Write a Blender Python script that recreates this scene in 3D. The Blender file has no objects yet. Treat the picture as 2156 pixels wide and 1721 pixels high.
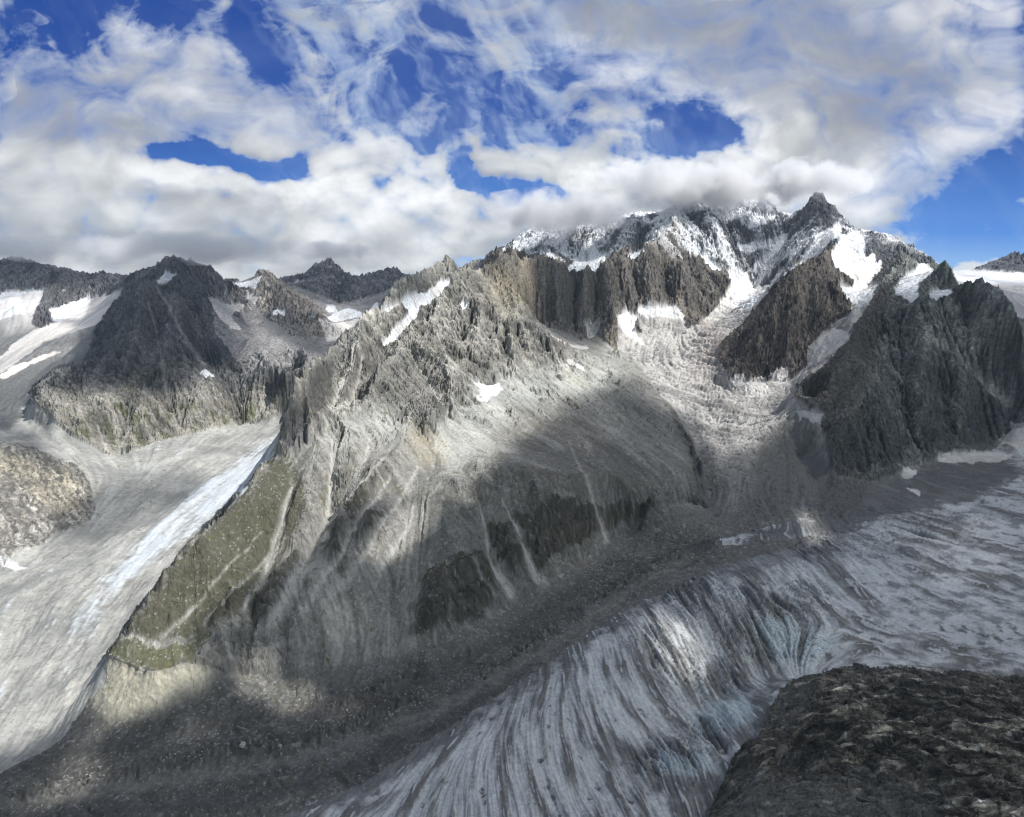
import bpy, math, random, time
import numpy as np
T0 = time.time()
def log(*a): print('[%.1f]' % (time.time() - T0), *a, flush=True)
scene = bpy.context.scene
COL = scene.collection

# ---------------------------------------------------------------- camera
F, CU, CV = 1629.0, 1078.0, 860.5          # focal length and centre in traced pixels (picture 2156 x 1721)
PITCH = math.radians(10.44)
CP, SP = math.cos(PITCH), math.sin(PITCH)
cam_d = bpy.data.cameras.new('camera'); cam = bpy.data.objects.new('camera', cam_d); COL.objects.link(cam)
cam.location = (0, 0, 0)
cam.rotation_euler = (math.pi / 2 - PITCH, 0, 0)
cam_d.sensor_width = 36; cam_d.lens = 36 * F / 2156
cam_d.clip_start = 10; cam_d.clip_end = 200000
scene.camera = cam

# ---------------------------------------------------------------- light
SUN_AZ, SUN_EL = math.radians(103), math.radians(53)      # azimuth clockwise from the view direction (+y)
SUN = np.array([math.cos(SUN_EL) * math.sin(SUN_AZ), math.cos(SUN_EL) * math.cos(SUN_AZ), math.sin(SUN_EL)])
world = bpy.data.worlds.new('World'); scene.world = world; world.use_nodes = True
wn = world.node_tree.nodes; wl = world.node_tree.links; wn.clear()
wo = wn.new('ShaderNodeOutputWorld'); wb = wn.new('ShaderNodeBackground'); ws = wn.new('ShaderNodeTexSky')
ws.sky_type = 'NISHITA'; ws.sun_disc = False; ws.sun_elevation = SUN_EL; ws.sun_rotation = SUN_AZ; ws.altitude = 3500
wb.inputs[1].default_value = 0.088
wh = wn.new('ShaderNodeHueSaturation'); wh.inputs['Saturation'].default_value = .42; wh.inputs['Value'].default_value = 1.15   # mostly clouded sky: greyer than the clear one
wl.new(ws.outputs[0], wh.inputs['Color']); wm = wn.new('ShaderNodeVectorMath'); wm.operation = 'MULTIPLY'; wm.inputs[1].default_value = (.93, 1.0, 1.0)
wl.new(wh.outputs[0], wm.inputs[0]); wl.new(wm.outputs[0], wb.inputs[0]); wl.new(wb.outputs[0], wo.inputs[0])
sd = bpy.data.lights.new('sun', 'SUN'); sd.energy = 4.2; sd.angle = math.radians(0.5); sd.color = (1.0, 0.97, 0.925)
sun = bpy.data.objects.new('sun', sd); COL.objects.link(sun)
from mathutils import Vector
sun.rotation_euler = Vector(SUN).to_track_quat('Z', 'Y').to_euler()
scene.view_settings.view_transform = 'Standard'; scene.view_settings.look = 'None'
scene.view_settings.exposure = 0.54; scene.view_settings.gamma = 1
scene.cycles.volume_bounces = 3; scene.cycles.max_bounces = 6; scene.cycles.diffuse_bounces = 2
scene.cycles.transparent_max_bounces = 16; scene.cycles.filter_width = 1.2; scene.cycles.use_denoising = True
scene.cycles.volume_step_rate = 2.0; scene.cycles.volume_max_steps = 128

# ---------------------------------------------------------------- numbers
def sm(a, b, x):
    t = np.clip((x - a) / (b - a), 0, 1); return t * t * (3 - 2 * t)
def _hash(ix, iy, seed):
    h = (ix.astype(np.uint32) * np.uint32(374761393) + iy.astype(np.uint32) * np.uint32(668265263) + np.uint32(seed * 974711 + 1013904223))
    h = (h ^ (h >> np.uint32(13))) * np.uint32(1274126177)
    h = (h ^ (h >> np.uint32(16))) * np.uint32(2246822519)
    return h ^ (h >> np.uint32(15))
_GA = np.linspace(0, 2 * np.pi, 256, endpoint=False)
_GX, _GY = np.cos(_GA).astype(np.float32), np.sin(_GA).astype(np.float32)
def perlin(x, y, seed=0):
    x = np.asarray(x, np.float32); y = np.asarray(y, np.float32)
    xf = np.floor(x); yf = np.floor(y)
    ix = xf.astype(np.int64) & 0xffffff; iy = yf.astype(np.int64) & 0xffffff
    fx = x - xf; fy = y - yf
    u = fx * fx * fx * (fx * (fx * 6 - 15) + 10); v = fy * fy * fy * (fy * (fy * 6 - 15) + 10)
    r = []
    for dx, dy in ((0, 0), (1, 0), (0, 1), (1, 1)):
        g = (_hash(ix + dx, iy + dy, seed) & np.uint32(255)).astype(np.int32)
        r.append(_GX[g] * (fx - dx) + _GY[g] * (fy - dy))
    a = r[0] + u * (r[1] - r[0]); b = r[2] + u * (r[3] - r[2])
    return (a + v * (b - a)) * 1.5
def fbm(x, y, o=4, seed=0, gain=.5, lac=2.03):
    s = 0; a = 1.0; n = 0
    for i in range(o):
        s = s + a * perlin(x, y, seed + i * 7); n += a
        x = x * lac + 17.3; y = y * lac + 5.1; a *= gain
    return s / n
def white(ix, iy, seed=0):
    return (_hash(np.asarray(ix, np.int64) & 0xffffff, np.asarray(iy, np.int64) & 0xffffff, seed) & np.uint32(65535)).astype(np.float32) / 65535.0
def cells(x, y, seed=0):
    """distance to the nearest scattered point, its random value, and the gap to the second nearest"""
    xf = np.floor(x); yf = np.floor(y)
    d1 = np.full(x.shape, 9.0, np.float32); d2 = d1.copy(); val = np.zeros(x.shape, np.float32)
    for dx in (-1, 0, 1):
        for dy in (-1, 0, 1):
            cx = xf + dx; cy = yf + dy
            px = cx + white(cx, cy, seed); py = cy + white(cx, cy, seed + 91)
            d = np.sqrt((px - x) ** 2 + (py - y) ** 2)
            v = white(cx, cy, seed + 33)
            m = d < d1
            d2 = np.where(m, d1, np.minimum(d2, d)); val = np.where(m, v, val); d1 = np.where(m, d, d1)
    return d1, val, d2 - d1
def bilin(A, fi, fj):
    """sample A[i,j] at float rows fi and columns fj"""
    fi = np.clip(fi, 0, A.shape[0] - 1.001); fj = np.clip(fj, 0, A.shape[1] - 1.001)
    i = fi.astype(np.int32); j = fj.astype(np.int32); a = (fi - i).astype(np.float32); b = (fj - j).astype(np.float32)
    return (A[i, j] * (1 - a) + A[i + 1, j] * a) * (1 - b) + (A[i, j + 1] * (1 - a) + A[i + 1, j + 1] * a) * b
def blur(A, r, it=2):
    A = A.astype(np.float64)
    r = int(round(r))
    if r < 1: return A
    for _ in range(it):
        for ax in (0, 1):
            P = np.concatenate([np.repeat(A.take([0], ax), r + 1, ax), A, np.repeat(A.take([-1], ax), r, ax)], ax)
            c = np.cumsum(P, ax)
            n = A.shape[ax]
            A = (c.take(range(2 * r + 1, 2 * r + 1 + n), ax) - c.take(range(0, n), ax)) / (2 * r + 1)
    return A

def unproj_y(u, v, y):
    a = (u - CU) / F; b = (CV - v) / F
    dy = CP + b * SP; dz = -SP + b * CP
    t = y / dy
    return (a * t, y, dz * t)
def unproj_z(u, v, z):
    a = (u - CU) / F; b = (CV - v) / F
    dy = CP + b * SP; dz = -SP + b * CP
    t = z / dz
    return (a * t, dy * t, z)
def unproj_h(u, y, z):
    dep = y * CP - z * SP
    return ((u - CU) / F * dep, y, z)
def project(x, y, z):
    dep = y * CP - z * SP
    up = y * SP + z * CP
    dep = np.maximum(dep, 1.0)
    return CU + F * x / dep, CV - F * up / dep

# ---------------------------------------------------------------- traced relief lines
# Y lines: (u, v, distance) seen on the picture;  Z lines: (u, v, height) on valley floors;  H lines: (u, distance, height) out of sight
Y = [
 # central mountain, crest from the grassy foot to the summit and along the jagged wall
 [(225,1385,2230),(270,1330,2266),(300,1280,2330),(345,1220,2415),(390,1165,2494),(412,1135,2550),(440,1118,2600),(480,1068,2750),(515,1040,2833),(530,1015,2890),(560,985,3028),(590,957,3150),
  (592,930,3170),(600,912,3180),(612,880,3220),(622,872,3260),(634,884,3300),(641,868,3400),(646,840,3480),(653,815,3600),(664,790,3720),(675,765,3880),(686,750,4050),(702,744,4120),(722,722,4300),(743,703,4450),(749,687,4500),(768,685,4600),(787,676,4700),(805,655,4800),(820,635,4850),(831,613,4900),(845,604,4980),(861,592,5050),(869,584,5080),(885,586,5120),(896,581,5150),(918,569,5250),(932,560,5310),(943,553,5350),(955,560,5380),(962,578,5420),(978,582,5460),(989,570,5500),(1000,580,5560),(1010,584,5600),(1028,568,5720),(1049,557,5850),(1063,553,5930),(1074,543,6000),
  (1083,549,6030),(1099,557,6100),(1110,553,6120),(1121,548,6150),(1145,558,6200),(1170,563,6250),(1189,570,6300),(1209,561,6350),(1222,566,6380),(1241,560,6400),(1250,576,6450),(1262,560,6450),(1271,552,6450),(1285,549,6520),(1299,546,6600),(1315,553,6680),(1332,554,6750),(1345,540,6820),(1359,527,6900),(1384,513,7200),(1402,492,7600),(1419,469,7900),(1425,436,8600)],
 # shoulder rim
 [(590,957,3150),(620,945,3170),(650,930,3200),(700,905,3350),(745,880,3480),(790,868,3570),(830,870,3620),(870,890,3560),(900,925,3450),(895,960,3330),(880,985,3230),(900,1005,3170),(960,1012,3100),(1000,1015,3130)],
 # foot of the apron
 [(300,1415,2143),(395,1395,2200),(440,1350,2300)],
 [(440,1400,2230),(500,1430,2270),(600,1425,2280),(700,1420,2295),(850,1390,2375),(1000,1330,2567),(1150,1250,2878),(1300,1140,3400),(1400,1100,3608),(1480,1080,3710)],
 # bench and brow right of it
 [(1000,1015,3130),(1050,985,3250),(1100,990,3280),(1200,1010,3350),(1300,1020,3480),(1380,1050,3500),(1440,1062,3560),(1475,1060,3640)],
 [(1000,1015,3130),(1040,960,3450),(1070,910,3800),(1095,878,4000),(1130,882,4050),(1160,895,4080),(1190,880,4180),(1215,872,4250),(1260,880,4350),(1330,860,4550),(1390,830,4950),(1420,860,4700),(1440,900,4450),(1460,940,4200),(1470,980,4000),(1475,1060,3640)],
 [(1095,878,4000),(1080,930,3650),(1100,990,3280)],
 [(1215,872,4250),(1260,940,3800),(1300,1020,3480)],
 [(1390,830,4950),(1370,800,5200),(1340,760,5500),(1310,740,5700)],
 # cirque floor
 [(1010,985,3220),(1000,950,3450),(1005,900,3720),(1010,840,4050),(1060,802,4500)],
 [(900,925,3450),(940,880,3750),(970,830,4050),(1010,800,4350),(1060,790,4500),(1120,780,4700),(1190,785,4850)],
 # right ridge of the central mountain
 [(978,582,5460),(992,621,5300),(1030,648,5270),(1066,673,5250),(1115,692,5200),(1145,712,5150),(1167,725,5100),(1186,758,5000),(1192,785,4900)],
 # ribs of its face
 [(943,560,5350),(938,600,5200),(900,690,4800),(860,760,4300),(835,800,4050),(795,866,3590)],
 [(978,590,5440),(975,640,5150),(960,700,4820),(950,760,4450),(935,820,4050),(905,880,3680)],
 [(1040,655,5260),(1035,700,4980),(1045,750,4680),(1050,785,4540)],
 [(820,640,4830),(800,700,4560),(780,740,4330),(760,790,4020),(735,860,3640)],
 [(743,705,4440),(720,760,4120),(700,820,3790),(685,890,3420)],
 # wall foot
 [(1116,688,5850),(1143,702,5880),(1192,713,5900),(1225,721,5900),(1231,686,6050),(1255,677,6070),(1274,705,5850),(1296,738,5650),(1302,724,5750),(1297,666,6080),(1318,660,6200),(1338,664,6220),(1345,650,6350),(1370,647,6400),(1425,645,6500),(1438,666,6450),(1455,688,6400)],
 # buttress right of the wall
 [(1419,469,7900),(1445,505,7750),(1470,540,7600),(1526,579,7400),(1539,595,7200),(1526,620,7100),(1512,642,6900),(1471,680,6500),(1455,690,6400)],
 # great massif skyline
 [(1040,525,9000),(1075,508,8900),(1130,482,8900),(1200,474,8900),(1270,468,8900),(1330,452,8800),(1380,448,8700),(1425,436,8600),(1480,428,8700),(1560,424,8800),(1620,432,8800),(1650,452,8750),(1665,458,8700),(1680,448,8650),(1692,438,8600),(1709,425,8500),(1725,420,8500),(1738,424,8500),(1745,438,8470),(1752,448,8450),(1759,434,8440),(1763,452,8430),(1777,466,8350),(1799,486,8200),(1826,491,8100),(1848,498,8000),(1862,508,7900),(1875,511,7800),(1887,515,7750),(1892,507,7700),(1897,524,7650),(1905,529,7600),(1914,521,7500),(1922,532,7400),(1933,535,7200),(1950,545,7000),(1966,556,6800)],
 [(1665,458,8700),(1662,486,8400),(1643,524,8100),(1616,579,7800),(1591,617,7500)],
 # pyramid in the glacier and its arete
 [(1695,562,5900),(1715,562,6000),(1741,533,6300),(1748,520,6700),(1758,508,7100),(1752,485,7800),(1742,455,8250),(1738,430,8450)],
 [(1695,562,5900),(1676,565,5850),(1640,592,5800),(1618,618,5760),(1567,688,5650),(1520,729,5550),(1512,754,5400),(1526,781,5150),(1545,795,5020)],
 [(1545,795,5020),(1600,800,4960),(1657,800,4950),(1698,773,5000),(1703,729,5150),(1725,705,5250),(1761,677,5400),(1793,658,5500),(1793,639,5600),(1769,612,5950),(1755,593,6200),(1747,568,6350)],
 [(1695,562,5900),(1690,640,5500),(1660,720,5220),(1640,790,4990)],
 [(1676,565,5850),(1630,660,5500),(1580,750,5200)],
 # foot of the pinnacle face
 [(1769,612,6050),(1800,602,6400),(1850,590,6600),(1880,585,6600)],
 # right mountain: left edge, crest, foot
 [(1966,556,6800),(1930,563,6400),(1890,575,6000),(1856,598,5700),(1840,623,5500),(1812,675,5100),(1799,688,5000),(1741,765,4700),(1709,798,4550),(1673,830,4450),(1707,869,4300),(1734,872,4250),(1727,899,4200),(1741,946,4050),(1751,990,3950)],
 [(1856,598,5700),(1900,590,5650),(1940,575,5600),(1968,566,5550),(1978,566,5520),(1990,553,5500),(1997,568,5450),(2011,605,5300),(2026,603,5250),(2040,606,5220),(2053,602,5200),(2062,614,5150),(2072,620,5100),(2090,628,5050),(2108,629,5000),(2127,664,4850),(2140,684,4780),(2156,692,4700),(2250,760,4500),(2500,900,4200)],
 [(1856,650,5250),(1900,655,5150),(1940,660,5100),(1980,640,5150),(2011,612,5250)],
 [(1751,990,3950),(1800,1003,3920),(1835,1010,3900),(1900,990,4050),(1973,963,4250),(2097,946,4450),(2124,906,4650),(2156,892,4700),(2300,880,4800)],
 [(1870,660,5150),(1835,740,4900),(1835,792,4700),(1848,832,4450),(1830,900,4200),(1835,1000,3920)],
 [(2011,612,5250),(2036,700,5050),(2036,775,4850),(2080,815,4780),(2124,855,4720),(2124,900,4650)],
 # left pyramid
 [(312,598,6900),(281,613,6800),(262,628,6700),(241,644,6600),(219,672,6450),(200,697,6300),(192,718,6150),(187,735,6000),(175,766,5700),(150,772,5600),(116,788,5500),(90,800,5350),(69,816,5200),(67,850,5050),(103,878,4950),(125,890,4900),(150,915,4880),(190,945,4860),(231,958,4850),(281,950,4950),(328,927,5200),(375,919,5300),(469,897,5650),(562,881,5950),(625,859,6350)],
 [(150,850,5080),(200,862,5100),(250,872,5180),(330,830,5600),(420,800,5900),(520,800,6200),(620,800,6500)],
 [(312,598,6900),(300,650,6450),(290,700,6150),(300,760,5850),(310,825,5600)],
 [(350,600,7100),(380,660,6750),(400,720,6450),(410,790,5980)],
 [(387,557,7600),(410,590,7450),(437,625,7250),(450,709,6850),(500,766,6450),(509,800,6230)],
 [(312,598,6900),(335,580,7150),(347,554,7500),(362,548,7550),(387,547,7600),(416,551,7700),(435,566,7850),(453,578,8000),(470,591,8150),(487,602,8300)],
 [(347,554,7500),(328,567,7700),(305,571,7950),(281,578,8200),(262,592,8450),(244,600,8700),(232,584,9000),(219,573,9200),(205,583,9300),(181,588,9400),(166,598,9300),(150,580,9200),(131,566,9100),(118,572,9050),(109,566,9000),(98,588,9100),(90,582,9200),(78,560,9400),(62,548,9600),(30,546,9700),(0,550,9800),(-150,556,9800),(-500,560,9800)],
 [(131,570,9100),(115,610,8600),(95,655,8050),(80,688,7650)],
 [(0,618,8900),(60,620,8800),(90,612,8800)],
 [(175,645,8400),(200,630,8500),(245,615,8200)],
 # peaks beyond
 [(487,598,8300),(500,597,8900),(530,590,9000),(548,576,8700),(559,566,8500),(572,580,8550),(587,597,8600),(605,606,8550),(620,620,8300),(650,650,7900),(690,680,7400),(715,702,7100)],
 [(559,574,8500),(545,620,8200),(540,650,8000)],
 [(587,594,8600),(609,606,9800),(622,600,9950),(628,594,10000),(634,606,10050),(645,594,10150),(653,578,10200),(664,562,10300),(680,555,10350),(694,544,10400),(712,563,10450),(732,585,10500),(754,598,10400),(770,584,10350),(784,573,10300),(800,572,10250),(817,564,10200),(836,568,10200),(847,580,10150),(858,592,10100),(900,596,10000),(1000,600,10000)],
 [(640,650,8900),(700,640,9000),(760,650,8800),(800,645,8600)],
 [(605,640,8050),(620,680,7700),(640,700,7500)],
 # far right
 [(1990,580,10800),(2004,574,10500),(2045,572,10500),(2075,562,10500),(2108,546,10500),(2130,534,10500),(2146,526,10500),(2160,531,10500),(2250,550,10500),(2600,570,10500)],
 [(2050,590,9600),(2100,586,9500),(2156,582,9500),(2300,585,9500)],
 # rock hump in the near right corner
 [(1440,1760,1600),(1490,1721,1650),(1510,1680,1700),(1530,1640,1745),(1545,1600,1800),(1590,1570,1850),(1615,1520,1950),(1640,1470,2060),(1665,1448,2110),(1700,1430,2150),(1800,1416,2210),(1900,1418,2230),(2000,1428,2230),(2156,1437,2240),(2400,1450,2250)],
 [(1700,1500,1930),(1900,1500,1900),(2156,1520,1880),(2400,1540,1880)],
 [(1600,1660,1610),(1750,1600,1660),(1950,1620,1560),(2156,1620,1570)],
 [(1560,1721,1480),(1750,1721,1400),(2156,1721,1330),(2400,1721,1330)],
]
Zl = [
 # main glacier
 [(590,1721,-1295),(760,1650,-1295),(900,1560,-1295),(1020,1480,-1290),(1150,1400,-1285),(1230,1340,-1280),(1340,1270,-1265),(1450,1228,-1250),(1520,1190,-1235),(1640,1160,-1220),(1740,1130,-1200),(1800,1090,-1170)],
 [(900,1700,-1275),(1080,1580,-1262),(1250,1460,-1250),(1400,1340,-1235),(1550,1260,-1215),(1750,1200,-1195),(1950,1150,-1175),(2156,1120,-1160)],
 [(1150,1721,-1290),(1330,1600,-1300),(1500,1480,-1300),(1620,1410,-1290)],
 [(1640,1440,-1300),(1700,1405,-1295),(1850,1400,-1285),(2000,1405,-1275),(2156,1412,-1265),(2400,1415,-1265)],
 [(1750,1300,-1235),(1950,1280,-1225),(2156,1280,-1220)],
 [(1835,1030,-1110),(1950,1000,-1100),(2100,970,-1085),(2250,960,-1080)],
 [(1900,1080,-1140),(2156,1040,-1130)],
 # moraine trough and lateral moraine
 [(640,1500,-1300),(800,1480,-1305),(950,1430,-1300),(1100,1350,-1290),(1250,1240,-1270),(1400,1150,-1240),(1500,1120,-1215),(1640,1120,-1200)],
 [(100,1640,-1350),(300,1600,-1325),(500,1570,-1315),(700,1545,-1305),(850,1500,-1300)],
 [(0,1721,-1350),(150,1690,-1345),(300,1660,-1330),(500,1650,-1325),(700,1600,-1315),(900,1520,-1305),(1050,1440,-1295),(1200,1320,-1285)],
 [(200,1540,-1330),(330,1500,-1290),(420,1470,-1288)],
 [(150,1480,-1370),(200,1440,-1330)],
 [(0,1600,-1390),(80,1560,-1385),(130,1500,-1385)],
 # left valley
 [(600,915,-1230),(500,985,-1270),(400,1060,-1300),(300,1150,-1330),(200,1230,-1350),(130,1320,-1370),(60,1420,-1385)],
 [(585,960,-1250),(560,1000,-1265),(500,1060,-1290),(430,1135,-1310),(340,1240,-1335),(250,1350,-1355),(210,1400,-1360),(170,1450,-1370)],
 [(0,1200,-1370),(0,1350,-1385),(0,1480,-1390)],
 [(200,1130,-1335),(300,1080,-1310),(400,1010,-1280),(500,940,-1230),(600,890,-1195)],
 [(240,1000,-1240),(300,1000,-1240),(400,970,-1225),(450,940,-1220)],
 # upper left glacier
 [(30,640,-360),(60,680,-520),(0,740,-720)],
 [(190,645,-430),(160,690,-560),(100,720,-650),(0,785,-810)],
 [(170,735,-700),(100,772,-805),(60,805,-860),(40,845,-935),(60,890,-1030),(110,930,-1100),(170,980,-1170),(215,1020,-1220)],
 [(-200,800,-900),(0,860,-990),(20,900,-1030)],
 # slabs on the left edge
 [(-200,930,-1040),(0,940,-1060),(90,955,-1105),(170,985,-1170),(195,1030,-1230),(203,1085,-1305),(150,1115,-1325),(60,1130,-1335),(0,1150,-1345)],
 # rocky shelf right of the left pyramid
 [(470,640,-400),(510,660,-480),(530,700,-600),(560,760,-750),(600,790,-830)],
 [(640,700,-600),(640,750,-740),(650,790,-840)],
 [(700,660,-480),(740,690,-590),(720,720,-680)],
 # tributary glacier
 [(1590,603,-200),(1580,622,-270),(1530,665,-410),(1460,710,-540),(1430,800,-765),(1500,900,-960),(1560,1000,-1090),(1600,1120,-1195)],
 [(1345,690,-490),(1400,700,-520)],
 [(1310,760,-660),(1350,740,-620),(1400,820,-800),(1450,890,-945),(1485,960,-1050),(1490,1040,-1130),(1500,1090,-1190)],
 [(1500,800,-760),(1560,850,-860),(1640,880,-920),(1700,910,-960)],
 [(1620,1000,-1090),(1700,1000,-1100),(1740,1030,-1130)],
 [(1690,960,-1040),(1660,1050,-1140)],
 # side glacier
 [(1780,620,-200),(1830,610,-190)],
 [(1800,650,-275),(1815,660,-310)],
 [(1740,735,-520),(1712,785,-640),(1660,830,-790)],
 # far right snow plateau
 [(2130,650,-400),(2180,690,-520)],
 [(2120,620,-300),(2250,620,-300)],
]
H = [
 [(-600,13500,-600),(500,13500,-600),(1300,13500,-500),(2000,13500,-300),(2700,13500,-600)],
 [(1120,7400,-150),(1250,7600,-120),(1340,7900,-50)],
 [(880,6600,-520),(980,6900,-350)],
 [(800,5600,-820),(900,5900,-500),(1000,6400,-300)],
 [(2020,6500,-420),(2090,6200,-560),(2180,5900,-650)],
 [(1700,6800,-110),(1680,7200,-120)],
 [(-1500,300,-1250),(1000,300,-1150),(1900,500,-1000),(3500,600,-900)],
 [(-1500,1500,-1350),(-300,1500,-1350)],
 [(-700,3000,-1250),(-500,4500,-1000),(-600,7000,-700)],
 [(2700,3000,-1150),(2700,5500,-600),(2700,8000,-300)],
]
# ---------------------------------------------------------------- base relief: membrane stretched over the traced lines
XA, XB, YA, YB, GS = -11000, 12000, 200, 14000, 25.0
NX, NY = int((XB - XA) / GS) + 1, int((YB - YA) / GS) + 1
pts = []
for kind, lines in ((unproj_y, Y), (unproj_z, Zl), (unproj_h, H)):
    for ln in lines:
        P = [kind(*p) for p in ln]
        for a, b in zip(P[:-1], P[1:]):
            n = max(1, int(math.hypot(a[0] - b[0], a[1] - b[1]) / 12))
            for k in range(n + 1):
                t = k / n; pts.append([a[i] + (b[i] - a[i]) * t for i in range(3)])
pts = np.array(pts)
def solve():
    z = None
    for s in (16, 8, 4, 2, 1):
        g = GS * s; nx = int((XB - XA) / g) + 1; ny = int((YB - YA) / g) + 1
        i = np.round((pts[:, 1] - YA) / g).astype(int); j = np.round((pts[:, 0] - XA) / g).astype(int)
        ok = (i >= 0) & (i < ny) & (j >= 0) & (j < nx)
        acc = np.zeros((ny, nx)); cnt = np.zeros((ny, nx))
        np.add.at(acc, (i[ok], j[ok]), pts[ok, 2]); np.add.at(cnt, (i[ok], j[ok]), 1)
        m = cnt > 0; val = acc / np.maximum(cnt, 1)
        if z is None: z = np.full((ny, nx), -900.0)
        else:
            ii = np.linspace(0, z.shape[0] - 1, ny)[:, None] * np.ones((1, nx)); jj = np.linspace(0, z.shape[1] - 1, nx)[None, :] * np.ones((ny, 1))
            z = bilin(z, ii, jj).astype(np.float64)
        z[m] = val[m]
        I, J = np.meshgrid(np.arange(ny), np.arange(nx), indexing='ij'); par = ((I + J) & 1).astype(bool)
        om = 1.7
        for it in range(600 if s == 16 else 260 if s > 2 else 120):
            for red in (par, ~par):
                zp = np.pad(z, 1, mode='edge')
                av = (zp[:-2, 1:-1] + zp[2:, 1:-1] + zp[1:-1, :-2] + zp[1:-1, 2:]) * .25
                upd = red & ~m
                z[upd] += om * (av[upd] - z[upd])
    return z
BASE = solve().astype(np.float32)
log('base solved', BASE.shape)
def base_h(x, y):
    return bilin(BASE, (y - YA) / GS, (x - XA) / GS)
# ---------------------------------------------------------------- log-polar working grid round the camera
AZ = np.radians(48.0)
NA0, NR0 = 1660, 1440
azs = np.linspace(-AZ, AZ, NA0); R0, R1 = 620.0, 14500.0
lr = np.linspace(math.log(R0), math.log(R1), NR0); rs = np.exp(lr)
DR = lr[1] - lr[0]; DA = azs[1] - azs[0]
GR, GA = np.meshgrid(rs, azs, indexing='ij')
GX = (GR * np.sin(GA)).astype(np.float32); GY = (GR * np.cos(GA)).astype(np.float32)
BASE = blur(BASE, 1, 1).astype(np.float32) * .25 + BASE * .75
GZ = base_h(GX, GY)
GU, GV = project(GX, GY, GZ)
def visible(Z, X, Yv):
    el = Z / np.hypot(X, Yv)
    mx = np.maximum.accumulate(el, 0)
    return el >= mx - 1e-5
VIS = visible(GZ, GX, GY)
# picture-space lookup: traced pixel -> place on the relief
LW, LH = 539, 431
def lookup():
    m = VIS & (GU > -40) & (GU < 2196) & (GV > 380) & (GV < 1760)
    i = np.clip((GV[m] / 4).astype(int), 0, LH - 1); j = np.clip((GU[m] / 4).astype(int), 0, LW - 1)
    c = np.zeros((LH, LW)); sx = np.zeros((LH, LW)); sy = np.zeros((LH, LW))
    np.add.at(c, (i, j), 1); np.add.at(sx, (i, j), GX[m]); np.add.at(sy, (i, j), GY[m])
    c0 = c.copy()
    for _ in range(30):
        e = c == 0
        if not e.any(): break
        for A in (sx, sy, c):
            pass
        cp = np.pad(c, 1); xp = np.pad(sx, 1); yp = np.pad(sy, 1)
        def s4(P): return P[:-2, 1:-1] + P[2:, 1:-1] + P[1:-1, :-2] + P[1:-1, 2:]
        c = np.where(e, s4(cp), c); sx = np.where(e, s4(xp), sx); sy = np.where(e, s4(yp), sy)
    return sx / np.maximum(c, 1), sy / np.maximum(c, 1)
LX, LY = lookup()
def on_ground(u, v):
    i = int(min(max(v / 4, 0), LH - 1)); j = int(min(max(u / 4, 0), LW - 1))
    return LX[i, j], LY[i, j]

# ---------------------------------------------------------------- masks traced on the picture, laid on the relief
MW, MH = 1078, 861
def poly_mask(polys, bl=2, w=None):
    M = np.zeros((MH, MW))
    for k, p in enumerate(polys):
        a = np.array(p, float) / 2
        j0, j1 = int(max(a[:, 0].min(), 0)), int(min(a[:, 0].max() + 2, MW)); i0, i1 = int(max(a[:, 1].min(), 0)), int(min(a[:, 1].max() + 2, MH))
        if j1 <= j0 or i1 <= i0: continue
        jj, ii = np.meshgrid(np.arange(j0, j1) + .5, np.arange(i0, i1) + .5)
        ins = np.zeros(jj.shape, bool)
        for q in range(len(a)):
            x1, y1 = a[q]; x2, y2 = a[(q + 1) % len(a)]
            if y1 == y2: continue
            ins ^= ((y1 > ii) != (y2 > ii)) & (jj < (x2 - x1) * (ii - y1) / (y2 - y1) + x1)
        M[i0:i1, j0:j1] = np.maximum(M[i0:i1, j0:j1], ins * (1.0 if w is None else w[k]))
    return blur(M, bl, 2) if bl else M
def stroke_mask(strokes, bl=0):
    """strokes: (points (u,v[,halfwidth]), strength)"""
    M = np.zeros((MH, MW))
    for pts_, s in strokes:
        for a, b in zip(pts_[:-1], pts_[1:]):
            n = int(max(abs(a[0] - b[0]), abs(a[1] - b[1])) / 2) + 1
            for k in range(n + 1):
                t = k / n; u = a[0] + (b[0] - a[0]) * t; v = a[1] + (b[1] - a[1]) * t; w = (a[2] + (b[2] - a[2]) * t) / 2
                r = int(w * 2 + 2); ci, cj = int(v / 2), int(u / 2)
                i0, i1, j0, j1 = max(ci - r, 0), min(ci + r + 1, MH), max(cj - r, 0), min(cj + r + 1, MW)
                if i1 <= i0 or j1 <= j0: continue
                ii, jj = np.mgrid[i0:i1, j0:j1]
                d2 = (ii + .5 - v / 2) ** 2 + (jj + .5 - u / 2) ** 2
                M[i0:i1, j0:j1] = np.maximum(M[i0:i1, j0:j1], s * np.exp(-d2 / (w * w + .3)))
    return blur(M, bl, 2) if bl else M
def at_mask(M, u, v):
    return bilin(M, v / 2 - .5, u / 2 - .5)

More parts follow.
